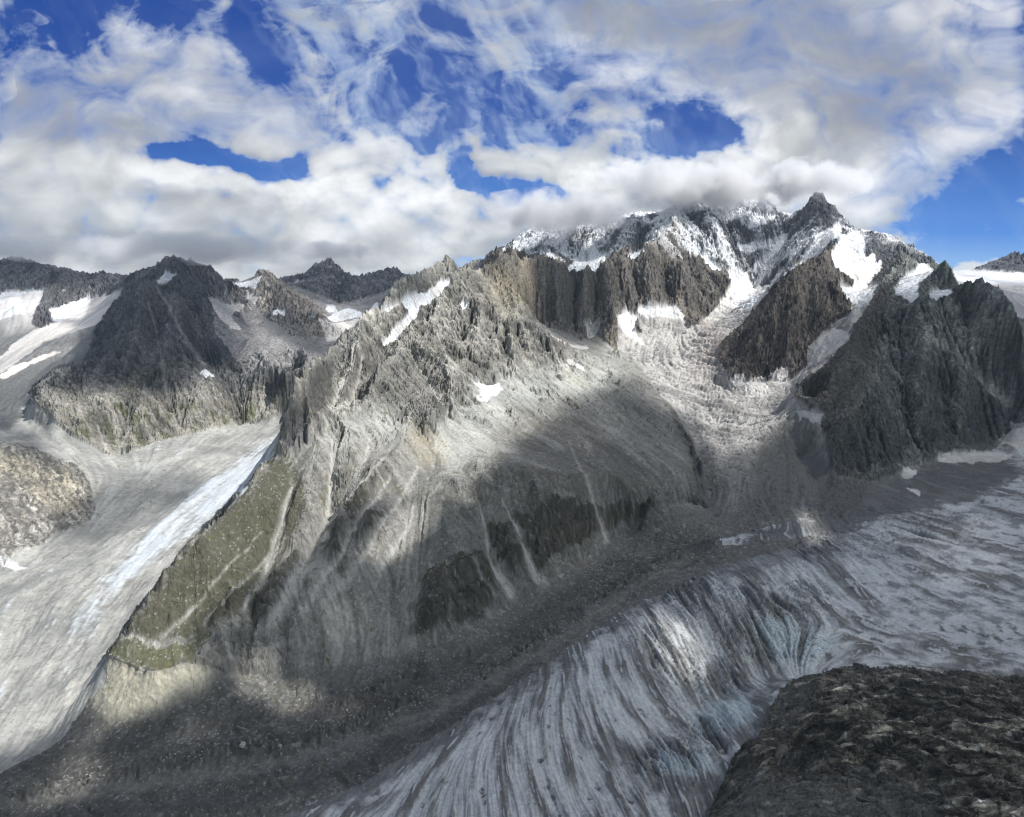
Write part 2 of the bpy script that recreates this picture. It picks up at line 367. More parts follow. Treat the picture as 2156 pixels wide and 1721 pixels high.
# regions of the land; later ones win.  (key, y range, polygon)
REG = [
 ('far_peaks', (9000, 99999), [(500,520),(620,520),(900,520),(1100,520),(1100,640),(860,640),(820,700),(560,700),(480,640)]),
 ('basin', (5000, 9300), [(380,640),(430,610),(490,596),(620,600),(720,640),(860,600),(860,700),(740,740),(700,780),(650,840),(640,862),(560,800),(505,795),(500,766),(450,709),(437,625)]),
 ('tan_peak', (7000, 9100), [(535,600),(559,560),(587,590),(609,606),(660,640),(725,702),(700,745),(640,740),(600,690),(560,670),(540,640)]),
 ('skyline_left', (6900, 13000), [(-400,500),(500,500),(500,610),(437,625),(387,560),(350,575),(312,600),(241,641),(180,660),(120,678),(80,694),(60,680),(95,630),(60,622),(0,630),(-400,640)]),
 ('upper_glacier', (4300, 9300), [(-400,615),(0,625),(60,614),(94,610),(75,650),(65,680),(80,694),(120,680),(150,650),(200,628),(260,610),(250,640),(220,672),(200,697),(187,735),(175,766),(150,772),(116,788),(69,816),(67,850),(30,890),(-20,900),(-400,900)]),
 ('left_valley', (1700, 6500), [(-400,880),(67,850),(103,878),(150,915),(231,957),(281,951),(328,928),(375,920),(469,898),(562,882),(640,858),(660,870),(600,915),(590,957),(560,985),(515,1045),(440,1118),(390,1165),(345,1220),(300,1280),(225,1385),(230,1440),(190,1470),(130,1560),(60,1600),(-400,1700)]),
 ('slabs', (3300, 4600), [(-400,915),(0,935),(60,940),(110,965),(165,985),(190,1025),(203,1085),(175,1112),(120,1118),(90,1150),(40,1160),(0,1200),(-400,1200)]),
 ('left_pyramid', (4700, 8400), [(67,850),(69,816),(116,788),(150,772),(175,766),(187,735),(200,697),(219,672),(241,644),(281,613),(312,596),(347,550),(418,550),(437,568),(440,625),(448,647),(452,709),(502,766),(512,800),(640,775),(660,850),(640,859),(562,883),(469,899),(375,921),(328,929),(281,952),(231,960),(150,917),(103,880)]),
 ('massif', (6800, 99999), [(1030,380),(2010,380),(2010,570),(1990,565),(1890,575),(1850,592),(1800,604),(1769,612),(1747,568),(1695,562),(1640,592),(1618,618),(1600,604),(1560,602),(1545,600),(1526,579),(1470,540),(1419,470),(1384,513),(1359,530),(1250,580),(1074,560),(1060,540)]),
 ('plateau', (6500, 99999), [(1985,560),(2004,574),(2045,572),(2075,575),(2300,575),(2300,740),(2156,700),(2120,650),(2060,610),(1990,600)]),
 ('far_right_peak', (9400, 99999), [(2030,575),(2075,560),(2146,520),(2400,520),(2400,590),(2156,578),(2110,582)]),
 ('tributary', (3500, 8200), [(1296,668),(1345,650),(1440,640),(1455,688),(1512,642),(1545,600),(1600,598),(1618,618),(1567,688),(1520,729),(1512,754),(1526,781),(1545,795),(1600,800),(1657,800),(1698,773),(1703,729),(1725,705),(1761,677),(1793,658),(1793,639),(1769,612),(1800,604),(1856,598),(1840,623),(1812,675),(1741,765),(1709,798),(1673,830),(1707,869),(1734,872),(1727,899),(1741,946),(1751,990),(1800,1003),(1835,1012),(1800,1080),(1740,1130),(1640,1140),(1520,1150),(1490,1080),(1475,1060),(1460,940),(1420,860),(1390,830),(1340,765),(1300,735)]),
 ('wall', (5600, 8700), [(1010,584),(1028,560),(1074,530),(1250,560),(1384,500),(1420,455),(1445,500),(1470,535),(1530,575),(1542,595),(1528,620),(1514,643),(1472,682),(1455,690),(1438,668),(1425,647),(1370,649),(1345,652),(1341,670),(1352,700),(1334,702),(1330,668),(1318,662),(1299,668),(1300,740),(1285,730),(1268,708),(1263,680),(1231,689),(1225,724),(1192,716),(1143,704),(1116,690),(1060,665),(1030,640)]),
 ('glacier_pyramid', (4900, 6500), [(1695,555),(1718,555),(1745,560),(1769,612),(1793,639),(1793,658),(1761,677),(1725,705),(1703,729),(1698,773),(1657,802),(1600,802),(1545,797),(1526,781),(1512,754),(1520,729),(1567,688),(1618,618),(1640,590),(1676,563)]),
 ('right_mountain', (3700, 6700), [(1856,598),(1890,575),(1930,560),(1966,550),(1990,545),(2011,600),(2053,596),(2072,612),(2108,622),(2127,655),(2156,680),(2400,800),(2400,930),(2156,895),(2124,908),(2097,948),(1973,965),(1900,992),(1835,1013),(1751,993),(1741,946),(1727,899),(1734,872),(1707,869),(1673,830),(1709,798),(1741,765),(1812,675),(1840,623)]),
 ('central_mountain', (2000, 6100), [(225,1385),(225,1370),(270,1322),(345,1212),(390,1157),(440,1110),(515,1036),(560,977),(590,950),(592,915),(622,862),(641,860),(653,805),(686,742),(743,695),(787,668),(831,605),(861,584),(896,573),(943,545),(989,562),(1006,580),(1030,640),(1066,668),(1116,690),(1143,704),(1192,722),(1260,745),(1310,745),(1340,765),(1390,830),(1420,860),(1460,940),(1475,1060),(1480,1082),(1400,1102),(1300,1142),(1150,1252),(1000,1332),(850,1392),(700,1422),(500,1432),(440,1402),(395,1398),(300,1418)]),
 ('trough', (0, 4000), [(-400,1760),(-400,1650),(60,1600),(130,1560),(190,1470),(225,1440),(225,1387),(300,1417),(395,1397),(440,1402),(500,1432),(700,1422),(850,1392),(1000,1332),(1150,1252),(1300,1142),(1400,1102),(1480,1082),(1520,1150),(1640,1140),(1740,1125),(1640,1162),(1520,1192),(1450,1228),(1340,1272),(1230,1342),(1150,1402),(1020,1482),(900,1562),(760,1652),(590,1723),(560,1760)]),
 ('main_glacier', (0, 5200), [(560,1760),(590,1721),(760,1650),(900,1560),(1020,1480),(1150,1400),(1230,1340),(1340,1270),(1450,1225),(1520,1190),(1640,1160),(1740,1128),(1800,1078),(1835,1013),(1900,992),(1973,965),(2097,948),(2124,908),(2156,895),(2400,900),(2400,1450),(2156,1437),(2000,1428),(1900,1418),(1800,1416),(1700,1430),(1665,1448),(1640,1470),(1615,1520),(1590,1570),(1545,1600),(1530,1640),(1510,1680),(1490,1721),(1440,1760)]),
 ('near_rock', (0, 2300), [(1440,1760),(1490,1721),(1510,1680),(1530,1640),(1545,1600),(1590,1570),(1615,1520),(1640,1470),(1665,1448),(1700,1430),(1800,1414),(1900,1416),(2000,1426),(2156,1435),(2600,1440),(2600,1900),(1440,1900)]),
]
KEYS = [r[0] for r in REG]
# image-space index rasters per region (one per region because of the distance ranges)
REGM = [poly_mask([[(max(-40, u), v) for u, v in r[2]]], 0) > .5 for r in REG]
EDGE_C = {}
def region_of(u, v, y, wu=None, wv=None):
    if wu is not None: u = u + wu; v = v + wv
    i = np.clip((v / 2).astype(int), 0, MH - 1); j = np.clip((u / 2).astype(int), 0, MW - 1)
    out = np.full(u.shape, -1, np.int16)
    for k, r in enumerate(REG):
        m = REGM[k][i, j] & (y > r[1][0]) & (y < r[1][1])
        out[m] = k
    return out
SNOW = [
 [(932,593),(950,594),(940,612),(921,628),(902,642),(885,650),(880,667),(866,680),(864,692),(842,716),(828,732),(812,745),(806,730),(825,700),(842,685),(862,660),(844,653),(798,675),(782,683),(812,651),(840,640),(861,626),(896,616),(918,600)],
 [(970,630),(987,646),(978,664),(971,650)],
 [(990,810),(1010,806),(1030,812),(1050,805),(1058,818),(1050,830),(1030,838),(1015,850),(1000,845),(1015,825)],
 [(1296,669),(1318,660),(1343,666),(1340,683),(1334,694),(1356,721),(1354,729),(1323,705),(1299,686)],
 [(1345,650),(1370,645),(1389,651),(1422,644),(1444,664),(1438,675),(1400,666),(1362,671),(1345,661)],
 [(1236,502),(1250,500),(1252,513),(1263,535),(1288,538),(1269,557),(1250,580),(1239,570),(1214,570),(1190,572),(1214,546),(1225,522)],
 [(1403,470),(1421,470),(1392,500),(1379,515),(1389,494)],
 [(1318,535),(1354,524),(1359,532),(1345,549),(1332,554),(1321,543)],
 [(1462,528),(1479,530),(1522,573),(1518,581),(1493,568)],
 [(1578,453),(1638,454),(1624,472),(1597,480),(1575,485)],
 [(1548,519),(1586,511),(1620,505),(1660,488),(1657,515),(1640,537),(1610,562),(1590,577),(1575,575),(1600,545),(1625,525),(1590,532),(1560,532)],
 [(1524,571),(1572,573),(1580,593),(1600,612),(1590,640),(1560,650),(1540,640),(1545,620),(1538,595)],
 [(1744,483),(1769,468),(1774,483),(1766,494),(1741,527),(1720,549),(1684,563),(1648,584),(1621,614),(1613,612),(1640,573),(1684,557),(1692,535),(1717,513),(1714,494)],
 [(1769,494),(1810,487),(1815,497),(1823,502),(1821,532),(1823,552),(1807,557),(1791,576),(1763,579),(1750,552),(1750,532),(1769,508)],
 [(1936,554),(1949,554),(1957,565),(1979,568),(1971,573),(1938,593),(1933,631),(1919,638),(1881,614),(1895,590),(1925,573)],
 [(1957,614),(2007,609),(2004,620),(1974,638),(1955,638)],
 [(1846,548),(1860,545),(1852,562),(1843,558)],
 [(1763,602),(1804,612),(1840,607),(1829,631),(1812,650),(1802,645),(1780,623)],
 [(2000,570),(2045,568),(2090,572),(2160,575),(2160,600),(2080,598),(2020,606)],
 [(6,616),(62,613),(94,611),(91,628),(75,647),(62,660),(31,663),(-10,681),(-10,640)],
 [(103,653),(141,638),(194,625),(200,640),(181,656),(125,680),(112,677)],
 [(328,591),(347,573),(377,581),(353,594),(334,598)],
 [(487,597),(531,591),(559,575),(549,594),(541,613),(519,613)],
 [(525,617),(547,626),(537,646),(518,633)],
 [(572,650),(603,657),(603,668),(575,665)],
 [(686,641),(705,643),(712,661),(689,656)],
 [(670,660),(690,668),(732,648),(760,657),(771,665),(740,672),(700,680)],
 [(779,651),(793,633),(803,654),(787,664)],
 [(415,803),(424,780),(431,776),(455,795),(440,802)],
 [(653,664),(668,668),(660,675)],
 [(-5,1174),(20,1180),(62,1198),(35,1201),(-5,1190)],
]
DARKP = [  # darker rock, dark debris, and shaded flanks painted darker: (outline, colour, amount)
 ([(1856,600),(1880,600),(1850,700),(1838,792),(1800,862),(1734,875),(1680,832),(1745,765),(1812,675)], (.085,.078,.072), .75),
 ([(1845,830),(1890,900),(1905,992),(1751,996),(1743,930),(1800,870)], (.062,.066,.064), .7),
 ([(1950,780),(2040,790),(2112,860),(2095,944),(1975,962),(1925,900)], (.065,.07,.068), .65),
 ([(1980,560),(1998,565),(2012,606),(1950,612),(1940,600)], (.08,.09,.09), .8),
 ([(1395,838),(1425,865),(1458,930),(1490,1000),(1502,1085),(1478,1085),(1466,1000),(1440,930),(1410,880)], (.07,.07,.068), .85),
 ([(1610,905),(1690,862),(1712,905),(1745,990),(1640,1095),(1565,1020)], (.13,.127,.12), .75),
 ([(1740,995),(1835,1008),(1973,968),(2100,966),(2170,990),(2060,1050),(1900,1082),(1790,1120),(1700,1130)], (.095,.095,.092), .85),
 ([(1500,1190),(1640,1150),(1760,1110),(1800,1150),(1660,1180),(1520,1230)], (.11,.11,.108), .6),
 ([(-40,790),(60,770),(180,738),(172,768),(116,790),(69,818),(66,850),(30,900),(-40,915)], (.125,.13,.13), .9),
 ([(0,655),(60,690),(75,705),(30,725),(-20,730)], (.14,.15,.15), .6),
 ([(95,600),(140,580),(165,600),(150,640),(118,680),(80,694),(62,680),(95,640)], (.11,.11,.115), .8),
 ([(1080,900),(1130,885),(1230,880),(1330,960),(1380,1050),(1250,1060),(1120,1010)], (.135,.125,.11), .6),
 ([(600,640),(640,700),(700,745),(650,745),(560,700),(540,660)], (.11,.115,.12), .7),
 ([(590,905),(625,868),(640,885),(655,930),(620,960),(588,958)], (.10,.10,.105), .7),
 ([(641,875),(655,800),(690,750),(745,705),(785,680),(770,720),(720,770),(690,850),(660,905)], (.12,.118,.115), .6),  # left flank turned from the sun, its shade painted in
 ([(745,860),(800,740),(840,730),(905,790),(950,880),(915,915),(870,885),(800,862)], (.14,.137,.128), .55),
 ([(1125,545),(1250,570),(1275,640),(1265,700),(1225,720),(1150,690),(1130,620)], (.10,.095,.09), .6),  # cloud shade on this part of the wall, painted darker
]
FIRN = [   # grey dirty snow and bare ice
 [(241,638),(231,658),(203,683),(156,699),(94,718),(62,743),(-10,795),(-10,764),(31,722),(72,694),(125,678),(175,661)],
 [(-10,800),(31,770),(125,738),(131,741),(62,771),(19,795)],
 [(437,625),(478,641),(512,637),(518,656),(487,669),(512,697),(487,693),(450,653)],
 [(1143,702),(1198,724),(1241,729),(1238,737),(1192,731),(1165,720)],
 [(1187,751),(1230,770),(1235,783),(1203,770)],
 [(1228,688),(1263,680),(1269,694),(1241,716)],
 [(1728,708),(1758,692),(1798,703),(1774,729),(1741,750),(1703,772),(1698,746),(1703,729)],
 [(1568,803),(1607,793),(1621,820),(1618,835),(1568,838)],
 [(1618,790),(1646,771),(1659,785),(1661,802),(1632,813)],
 [(1538,797),(1560,788),(1572,803),(1545,812)],
 [(1675,864),(1729,872),(1727,898),(1685,901)],
 [(1973,958),(2036,954),(2104,951),(2139,958),(2100,975),(1976,975)],
 [(2127,890),(2160,887),(2160,948),(2098,926),(2131,906)],
 [(1899,988),(1934,988),(1926,1005),(1902,1009)],
 [(1907,1025),(1938,1034),(1938,1049),(1914,1036)],
 [(670,672),(700,682),(771,668),(745,700),(720,715),(690,720)],
]
CLEAN_ICE = [
 [(592,920),(550,945),(490,980),(440,1020),(380,1080),(320,1130),(250,1200),(180,1280),(140,1320),(110,1350),(150,1340),(220,1280),(300,1200),(380,1130),(440,1090),(490,1060),(520,1030),(560,975),(585,955)],
]
BLUE_ICE = [
 [(1600,1290),(1650,1300),(1700,1310),(1740,1330),(1760,1370),(1720,1400),(1660,1405),(1620,1380),(1580,1340)],
 [(1480,1480),(1560,1450),(1600,1480),(1560,1540),(1470,1550),(1440,1530)],
 [(1400,1570),(1500,1590),(1520,1620),(1420,1640),(1360,1600)],
 [(2060,1030),(2110,1025),(2120,1040),(2080,1050)],
]
GRASS = [
 [(228,1384),(245,1352),(290,1348),(330,1368),(400,1352),(440,1338),(410,1392),(300,1412)],
]
OLIVE = [
 [(270,1330),(345,1218),(440,1115),(530,1020),(590,960),(640,1010),(640,1080),(590,1180),(520,1290),(440,1335),(330,1350),(250,1350)],
]
WARM = [   # tan and ochre rock
 [(900,905),(930,930),(950,965),(900,985),(860,940),(850,905)],
 [(0,950),(60,955),(165,985),(200,1040),(160,1100),(100,1080),(40,1020),(0,1000)],
 [(260,805),(285,800),(300,870),(260,860)],
 [(1030,590),(1050,570),(1120,600),(1135,660),(1060,660),(1020,610)],
 [(1180,775),(1220,790),(1230,810),(1190,800)],
]
VEG = [    # dark brown vegetated buttresses
 [(625,1170),(632,1200),(620,1250),(575,1300),(530,1322),(530,1280),(570,1210)],
 [(715,1055),(790,1010),(795,1030),(736,1111),(715,1155),(690,1211),(686,1167),(703,1108)],
 [(743,1142),(790,1076),(812,1080),(765,1150),(743,1172)],
 [(900,1210),(918,1190),(965,1172),(1021,1180),(1036,1217),(1045,1260),(1030,1300),(930,1330),(860,1345),(880,1260)],
 [(1028,1115),(1060,1100),(1105,1180),(1104,1225),(1058,1195),(1035,1170)],
 [(1070,1100),(1168,1050),(1260,1080),(1380,1060),(1370,1090),(1290,1120),(1200,1150),(1127,1205),(1102,1142)],
 [(470,1255),(520,1225),(500,1280),(440,1330),(420,1320)],
]
CHUTE = [
 ([(640,985,2),(627,1011,3),(608,1042,4),(599,1086,6),(588,1150,7),(555,1215,7),(510,1290,6)], .6),
 ([(700,930,2),(700,967,4),(697,1017,5),(690,1080,5),(680,1114,6),(661,1155,9),(636,1201,12),(602,1258,14),(560,1330,14)], 1),
 ([(777,925,2),(777,936,2),(768,973,4),(746,1017,5),(724,1055,6),(690,1110,7),(655,1165,9)], .9),
 ([(830,933,2),(783,998,4),(752,1030,5),(724,1057,6)], .9),
 ([(824,1005,2),(793,1048,3),(758,1092,4),(721,1170,6),(693,1205,7),(640,1290,12)], .7),
 ([(880,985,3),(850,1040,4),(812,1100,5),(760,1190,10),(700,1260,14)], .55),
 ([(871,1067,3),(861,1114,4),(833,1155,5),(800,1210,8)], .7),
 ([(1008,1061,2),(1024,1123,3),(1027,1173,5),(1049,1217,7),(1075,1255,9)], .8),
 ([(1058,1061,2),(1090,1123,4),(1111,1180,5),(1133,1226,6)], .8),
 ([(1196,930,2),(1227,998,3),(1255,1080,4),(1275,1140,6)], .6),
 ([(960,1150,2),(1000,1200,3),(1040,1260,6)], .4),
 ([(550,1130,2),(500,1175,2.5),(450,1225,3),(390,1305,4),(340,1345,6)], .42),
 ([(620,1015,2),(595,1110,3),(565,1175,4),(500,1240,4),(430,1320,5)], .38),
 ([(750,735,2),(735,780,4),(720,820,8),(700,870,6)], .9),
 ([(765,760,2),(750,830,4),(735,865,5)], .7),
 ([(860,745,2),(880,780,4),(920,840,4),(950,880,4)], .6),
 ([(925,720,2),(960,780,4),(1000,810,5)], .5),
 ([(2036,775,2),(2060,800,6),(2090,830,9),(2124,858,12)], .9),
 ([(1930,660,4),(1960,720,6),(2030,770,8)], .35),
 ([(235,1385,4),(270,1398,5),(300,1414,4)], .9),
 ([(330,1362,10),(300,1352,8),(262,1345,4)], .7),
 ([(312,640,2),(330,700,2),(345,780,4),(352,830,6)], .4),
 ([(330,610,2),(375,680,3),(410,740,4)], .5),
 ([(350,690,2),(400,730,3),(430,770,4)], .5),
 ([(230,960,6),(215,930,3),(205,900,2)], .7),
]
# shade that the unseen added clouds are shaped to cast: 1 = in shade
SHADE = [
 ([(160,770),(190,700),(220,640),(270,600),(330,550),(440,550),(470,600),(520,640),(510,690),(520,760),(505,800),(440,780),(360,830),(300,845),(190,815),(120,810)], 1.0),
 ([(0,540),(480,540),(520,600),(900,540),(900,640),(800,650),(640,640),(500,600),(300,590),(100,600),(0,620)], .75),
 ([(560,640),(640,650),(720,700),(700,740),(600,700)], .7),
 ([(-40,880),(0,860),(80,900),(140,980),(190,1020),(100,980),(0,930),(-40,930)], .6),
 ([(180,1040),(300,1000),(420,990),(420,1040),(300,1090),(210,1130),(120,1130)], .5),
 ([(430,1345),(560,1215),(640,1190),(720,1090),(800,1045),(860,1070),(900,1045),(960,1060),(1030,1020),(1085,945),(1150,905),(1225,850),(1300,810),(1345,815),(1420,880),(1460,880),(1480,920),(1540,960),(1600,960),(1660,900),(1720,860),(1740,700),(1850,620),(1900,610),(2000,600),(2100,610),(2300,620),(2300,1900),(-40,1900),(-40,1590),(60,1580),(150,1520),(230,1470),(300,1500),(400,1440),(460,1440),(500,1400),(420,1390)], 1.0),
 ([(1120,540),(1270,570),(1300,620),(1290,700),(1260,730),(1130,700),(1125,620)], .8),
 ([(1512,754),(1600,640),(1720,560),(1790,640),(1760,680),(1700,730),(1690,780),(1560,800)], .45),
 ([(640,860),(600,900),(590,950),(640,930),(665,830),(680,760),(660,780)], .5),
]
LIT = [
 ([(640,1120),(690,1090),(680,1150),(640,1190)], .6), ([(470,1290),(560,1250),(540,1330),(470,1350)], .5), ([(700,1480),(790,1460),(800,1500),(720,1520)], .5), ([(130,1600),(240,1580),(260,1640),(120,1690)], .9), ([(400,1520),(480,1500),(480,1540),(410,1550)], .6), ([(940,1180),(980,1170),(990,1210),(950,1220)], .4), ([(1060,1380),(1120,1350),(1100,1400)], .5),
 ([(860,1062),(935,1035),(940,1085),(890,1150),(815,1190),(780,1175),(830,1100)], 1.0),
 ([(955,1022),(1010,1022),(1025,1062),(975,1072)], .9),
 ([(525,1395),(585,1385),(605,1440),(570,1475),(525,1460)], 1.0),
 ([(595,1435),(675,1425),(690,1480),(630,1505),(585,1485)], 1.0),
 ([(270,1420),(440,1400),(400,1450),(330,1500),(260,1540),(190,1590),(170,1680),(80,1710),(110,1640),(180,1560),(240,1500)], .85),
 ([(1375,1290),(1450,1300),(1500,1400),(1450,1440),(1385,1390)], .75),
 ([(1690,1075),(1735,1075),(1750,1140),(1700,1140)], 1.0),
 ([(2030,770),(2070,790),(2150,850),(2156,900),(2110,860)], .8),
 ([(1930,640),(2040,640),(2060,740),(1980,760),(1900,700)], .3),
 ([(1830,880),(1900,900),(1890,960),(1820,940)], .15),
 ([(1140,860),(1300,830),(1340,900),(1250,960),(1180,930)], .28), ([(980,970),(1060,940),(1080,1000),(1020,1050)], .3), ([(1180,1120),(1300,1090),(1280,1180),(1150,1240)], .22), ([(690,1290),(800,1250),(820,1330),(720,1380)], .3), ([(1900,1130),(2100,1090),(2156,1200),(2000,1240)], .25), ([(1480,960),(1620,930),(1620,1040),(1500,1070)], .25),
]
sh = poly_mask([p for p, w in SHADE], 9, [w for p, w in SHADE])
li = poly_mask([p for p, w in LIT], 3, [w for p, w in LIT])
SHM = np.clip(sh * (1 - li), 0, 1)
SNM = poly_mask(SNOW, 1); FIM = poly_mask(FIRN, 1); CIM = poly_mask(CLEAN_ICE, 9); BLM = poly_mask(BLUE_ICE, 9)
GRM = poly_mask(GRASS, 2); OLM = poly_mask(OLIVE, 6); WAM = poly_mask(WARM, 7); VEM = poly_mask(VEG, 3); CHM = stroke_mask(CHUTE)
log('masks')

# ---------------------------------------------------------------- spurs and gullies pressed into the relief: (picture line, height, half width in metres)
RELIEF = [
 ([(625,1165),(622,1230),(580,1290),(535,1322)], 45, 90), ([(790,1005),(745,1090),(705,1160),(690,1210)], 50, 80), ([(808,1080),(770,1140),(745,1172)], 30, 50),
 ([(860,905),(850,960),(800,1000),(770,1050)], 30, 70), ([(740,900),(735,950),(730,1000),(715,1040)], 30, 60), ([(665,930),(660,990),(640,1050),(620,1140)], 35, 70),
 ([(560,1010),(545,1090),(500,1160),(440,1240)], 20, 70),
 ([(965,1172),(970,1230),(940,1300),(880,1340)], 60, 130), ([(1045,1110),(1080,1160),(1100,1215)], 35, 70), ([(1100,1000),(1150,1080),(1180,1140),(1150,1200)], 45, 110), ([(1300,1030),(1270,1080),(1230,1130)], 35, 90),
 ([(940,1030),(935,1090),(930,1150),(925,1190)], 30, 80),
 ([(700,967),(690,1080),(661,1155),(602,1258)], -30, 36), ([(777,936),(746,1017),(690,1110)], -24, 32), ([(627,1011),(599,1086),(555,1215)], -26, 36), ([(1024,1123),(1049,1217)], -22, 40), ([(1090,1123),(1133,1226)], -22, 40),
 ([(824,1005),(758,1092),(693,1205)], -16, 35), ([(1060,910),(1050,960),(1010,1000)], 20, 60),
 # face of the central mountain
 ([(600,908),(606,945)], 60, 26), ([(621,868),(628,915)], 70, 30), ([(641,862),(655,910)], 70, 40), ([(610,900),(616,950)], -30, 18), ([(634,890),(642,940)], -35, 16),
 ([(1040,650),(1055,700),(1040,740)], 40, 60), ([(1090,690),(1110,730),(1120,770)], 50, 60), ([(1145,715),(1165,760),(1175,780)], 35, 45), ([(1065,680),(1075,730),(1085,780)], 40, 45), ([(1010,640),(1015,700),(1000,740)], 40, 50),
 ([(1065,690),(1060,740),(1068,780)], -22, 22), ([(960,690),(985,760),(1010,800)], -25, 50), ([(860,745),(915,835),(950,890)], -30, 50), ([(885,740),(940,790),(950,860)], 35, 60), ([(830,770),(790,830),(760,860)], 50, 70),
 ([(930,600),(890,650),(850,700),(812,742)], -25, 60), ([(812,745),(770,800),(735,870)], -45, 60), ([(770,700),(745,780),(720,830)], 30, 50), ([(690,790),(680,850),(665,900)], 45, 60), ([(665,790),(655,850),(650,900)], 40, 45), ([(720,770),(700,840),(690,880)], -30, 40),
 ([(920,850),(915,890),(920,930)], 35, 60), ([(1000,760),(985,790),(960,850)], 30, 60),
 # jagged wall
 ([(1060,570),(1070,620),(1100,680)], 70, 70), ([(1125,560),(1130,620),(1140,690)], -60, 50), ([(1165,570),(1175,640),(1190,705)], 60, 70), ([(1235,570),(1235,640),(1225,700)], 55, 60), ([(1210,570),(1205,640),(1205,700)], -50, 45),
 ([(1271,560),(1280,620),(1290,720)], 90, 70), ([(1300,555),(1320,610),(1330,655)], 60, 60), ([(1255,580),(1252,640),(1250,670)], -50, 40), ([(1359,540),(1365,590),(1368,640)], 60, 60), ([(1330,560),(1340,600),(1344,640)], -50, 40), ([(1395,540),(1400,590),(1410,640)], -50, 50), ([(1425,560),(1440,620),(1460,685)], 70, 80), ([(1450,560),(1480,620),(1500,640)], -40, 50),
 # massif
 ([(1150,495),(1160,560)], 60, 120), ([(1320,475),(1340,520)], 80, 130), ([(1240,490),(1230,550)], -60, 150), ([(1480,450),(1500,500),(1520,560)], 90, 160), ([(1560,450),(1550,510),(1560,560)], 60, 120), ([(1640,490),(1600,540),(1580,580)], -70, 140), ([(1720,430),(1715,480),(1700,540)], 60, 150), ([(1770,480),(1740,530)], -30, 80), ([(1860,505),(1830,560),(1800,600)], 50, 100), ([(1900,530),(1880,580)], 50, 100),
 # pyramid in the glacier
 ([(1680,570),(1660,650),(1650,760)], 50, 80), ([(1700,570),(1720,640),(1730,690)], 40, 80), ([(1650,600),(1610,680),(1560,760)], 40, 80), ([(1670,620),(1640,700),(1610,780)], -40, 60), ([(1705,600),(1690,680),(1680,760)], -35, 60), ([(1735,580),(1760,640),(1775,660)], 30, 60),
 # right mountain
 ([(1800,700),(1780,780),(1740,850),(1700,860)], 50, 90), ([(1835,792),(1790,880),(1760,960)], 60, 100), ([(1850,840),(1870,920),(1880,980)], 60, 110), ([(1960,660),(1950,740),(1930,800)], 40, 110), ([(1930,820),(1960,900),(1960,950)], 50, 110), ([(2036,790),(2020,860),(2010,940)], 60, 120), ([(1900,800),(1905,880),(1910,960)], -60, 100), ([(1990,800),(1985,860),(1985,930)], -50, 90), ([(2060,640),(2100,720),(2156,800)], 40, 120), ([(2060,820),(2080,880),(2080,930)], -40, 70), ([(1870,680),(1900,740),(1890,790)], -40, 90),
 # left pyramid
 ([(300,660),(290,740),(270,800)], 70, 120), ([(330,620),(350,700),(350,780),(330,860)], 60, 120), ([(370,650),(395,730),(420,780)], 60, 110), ([(345,610),(330,690),(325,760)], -60, 100), ([(420,620),(440,700),(470,770)], 50, 100), ([(400,640),(425,720),(445,780)], -50, 90), ([(250,680),(240,760),(200,800)], 50, 110), ([(110,810),(90,850),(120,880)], 40, 90),
 ([(260,860),(250,900),(240,940)], -40, 80), ([(300,870),(300,930)], 40, 90), ([(360,850),(370,900)], -40, 80), ([(420,830),(430,890)], 40, 90), ([(500,830),(490,890)], -35, 90), ([(560,830),(560,880)], 35, 90), ([(170,880),(180,940)], 40, 90), ([(210,880),(215,940)], -35, 60),
 # glacier swell and moraine crests
 ([(980,1540),(1150,1440),(1300,1340),(1450,1260),(1600,1210),(1750,1180)], 26, 260), ([(0,1650),(200,1620),(400,1590),(600,1555),(800,1500),(950,1450),(1100,1370),(1300,1230),(1480,1150),(1640,1130)], 12, 45),
 ([(300,1700),(550,1650),(800,1570),(1000,1470),(1150,1380),(1300,1270),(1450,1200)], 9, 35), ([(0,850),(60,880),(120,930),(190,985),(215,1010)], 22, 60), ([(60,850),(100,890),(160,940)], -12, 60),
 ([(1640,880),(1600,920),(1570,960),(1560,1000)], 22, 80), ([(1480,830),(1500,900),(1520,960),(1500,1040)], -14, 60), ([(1450,860),(1475,940),(1490,1000),(1495,1070)], -30, 50),
 # near rock
 ([(1720,1440),(1800,1500),(1850,1600)], 25, 120), ([(1600,1600),(1700,1620),(1800,1640)], 25, 80), ([(1620,1560),(1720,1590),(1850,1600)], -22, 60), ([(1900,1440),(2000,1520),(2156,1560)], 22, 120), ([(1560,1700),(1660,1690),(1760,1700)], 20, 60),
]
K2 = 2; GS2 = GS / K2
NX2, NY2 = (NX - 1) * K2 + 1, (NY - 1) * K2 + 1
I2, J2 = np.meshgrid(np.arange(NY2) / K2, np.arange(NX2) / K2, indexing='ij')
BASE2 = bilin(BASE, I2, J2)
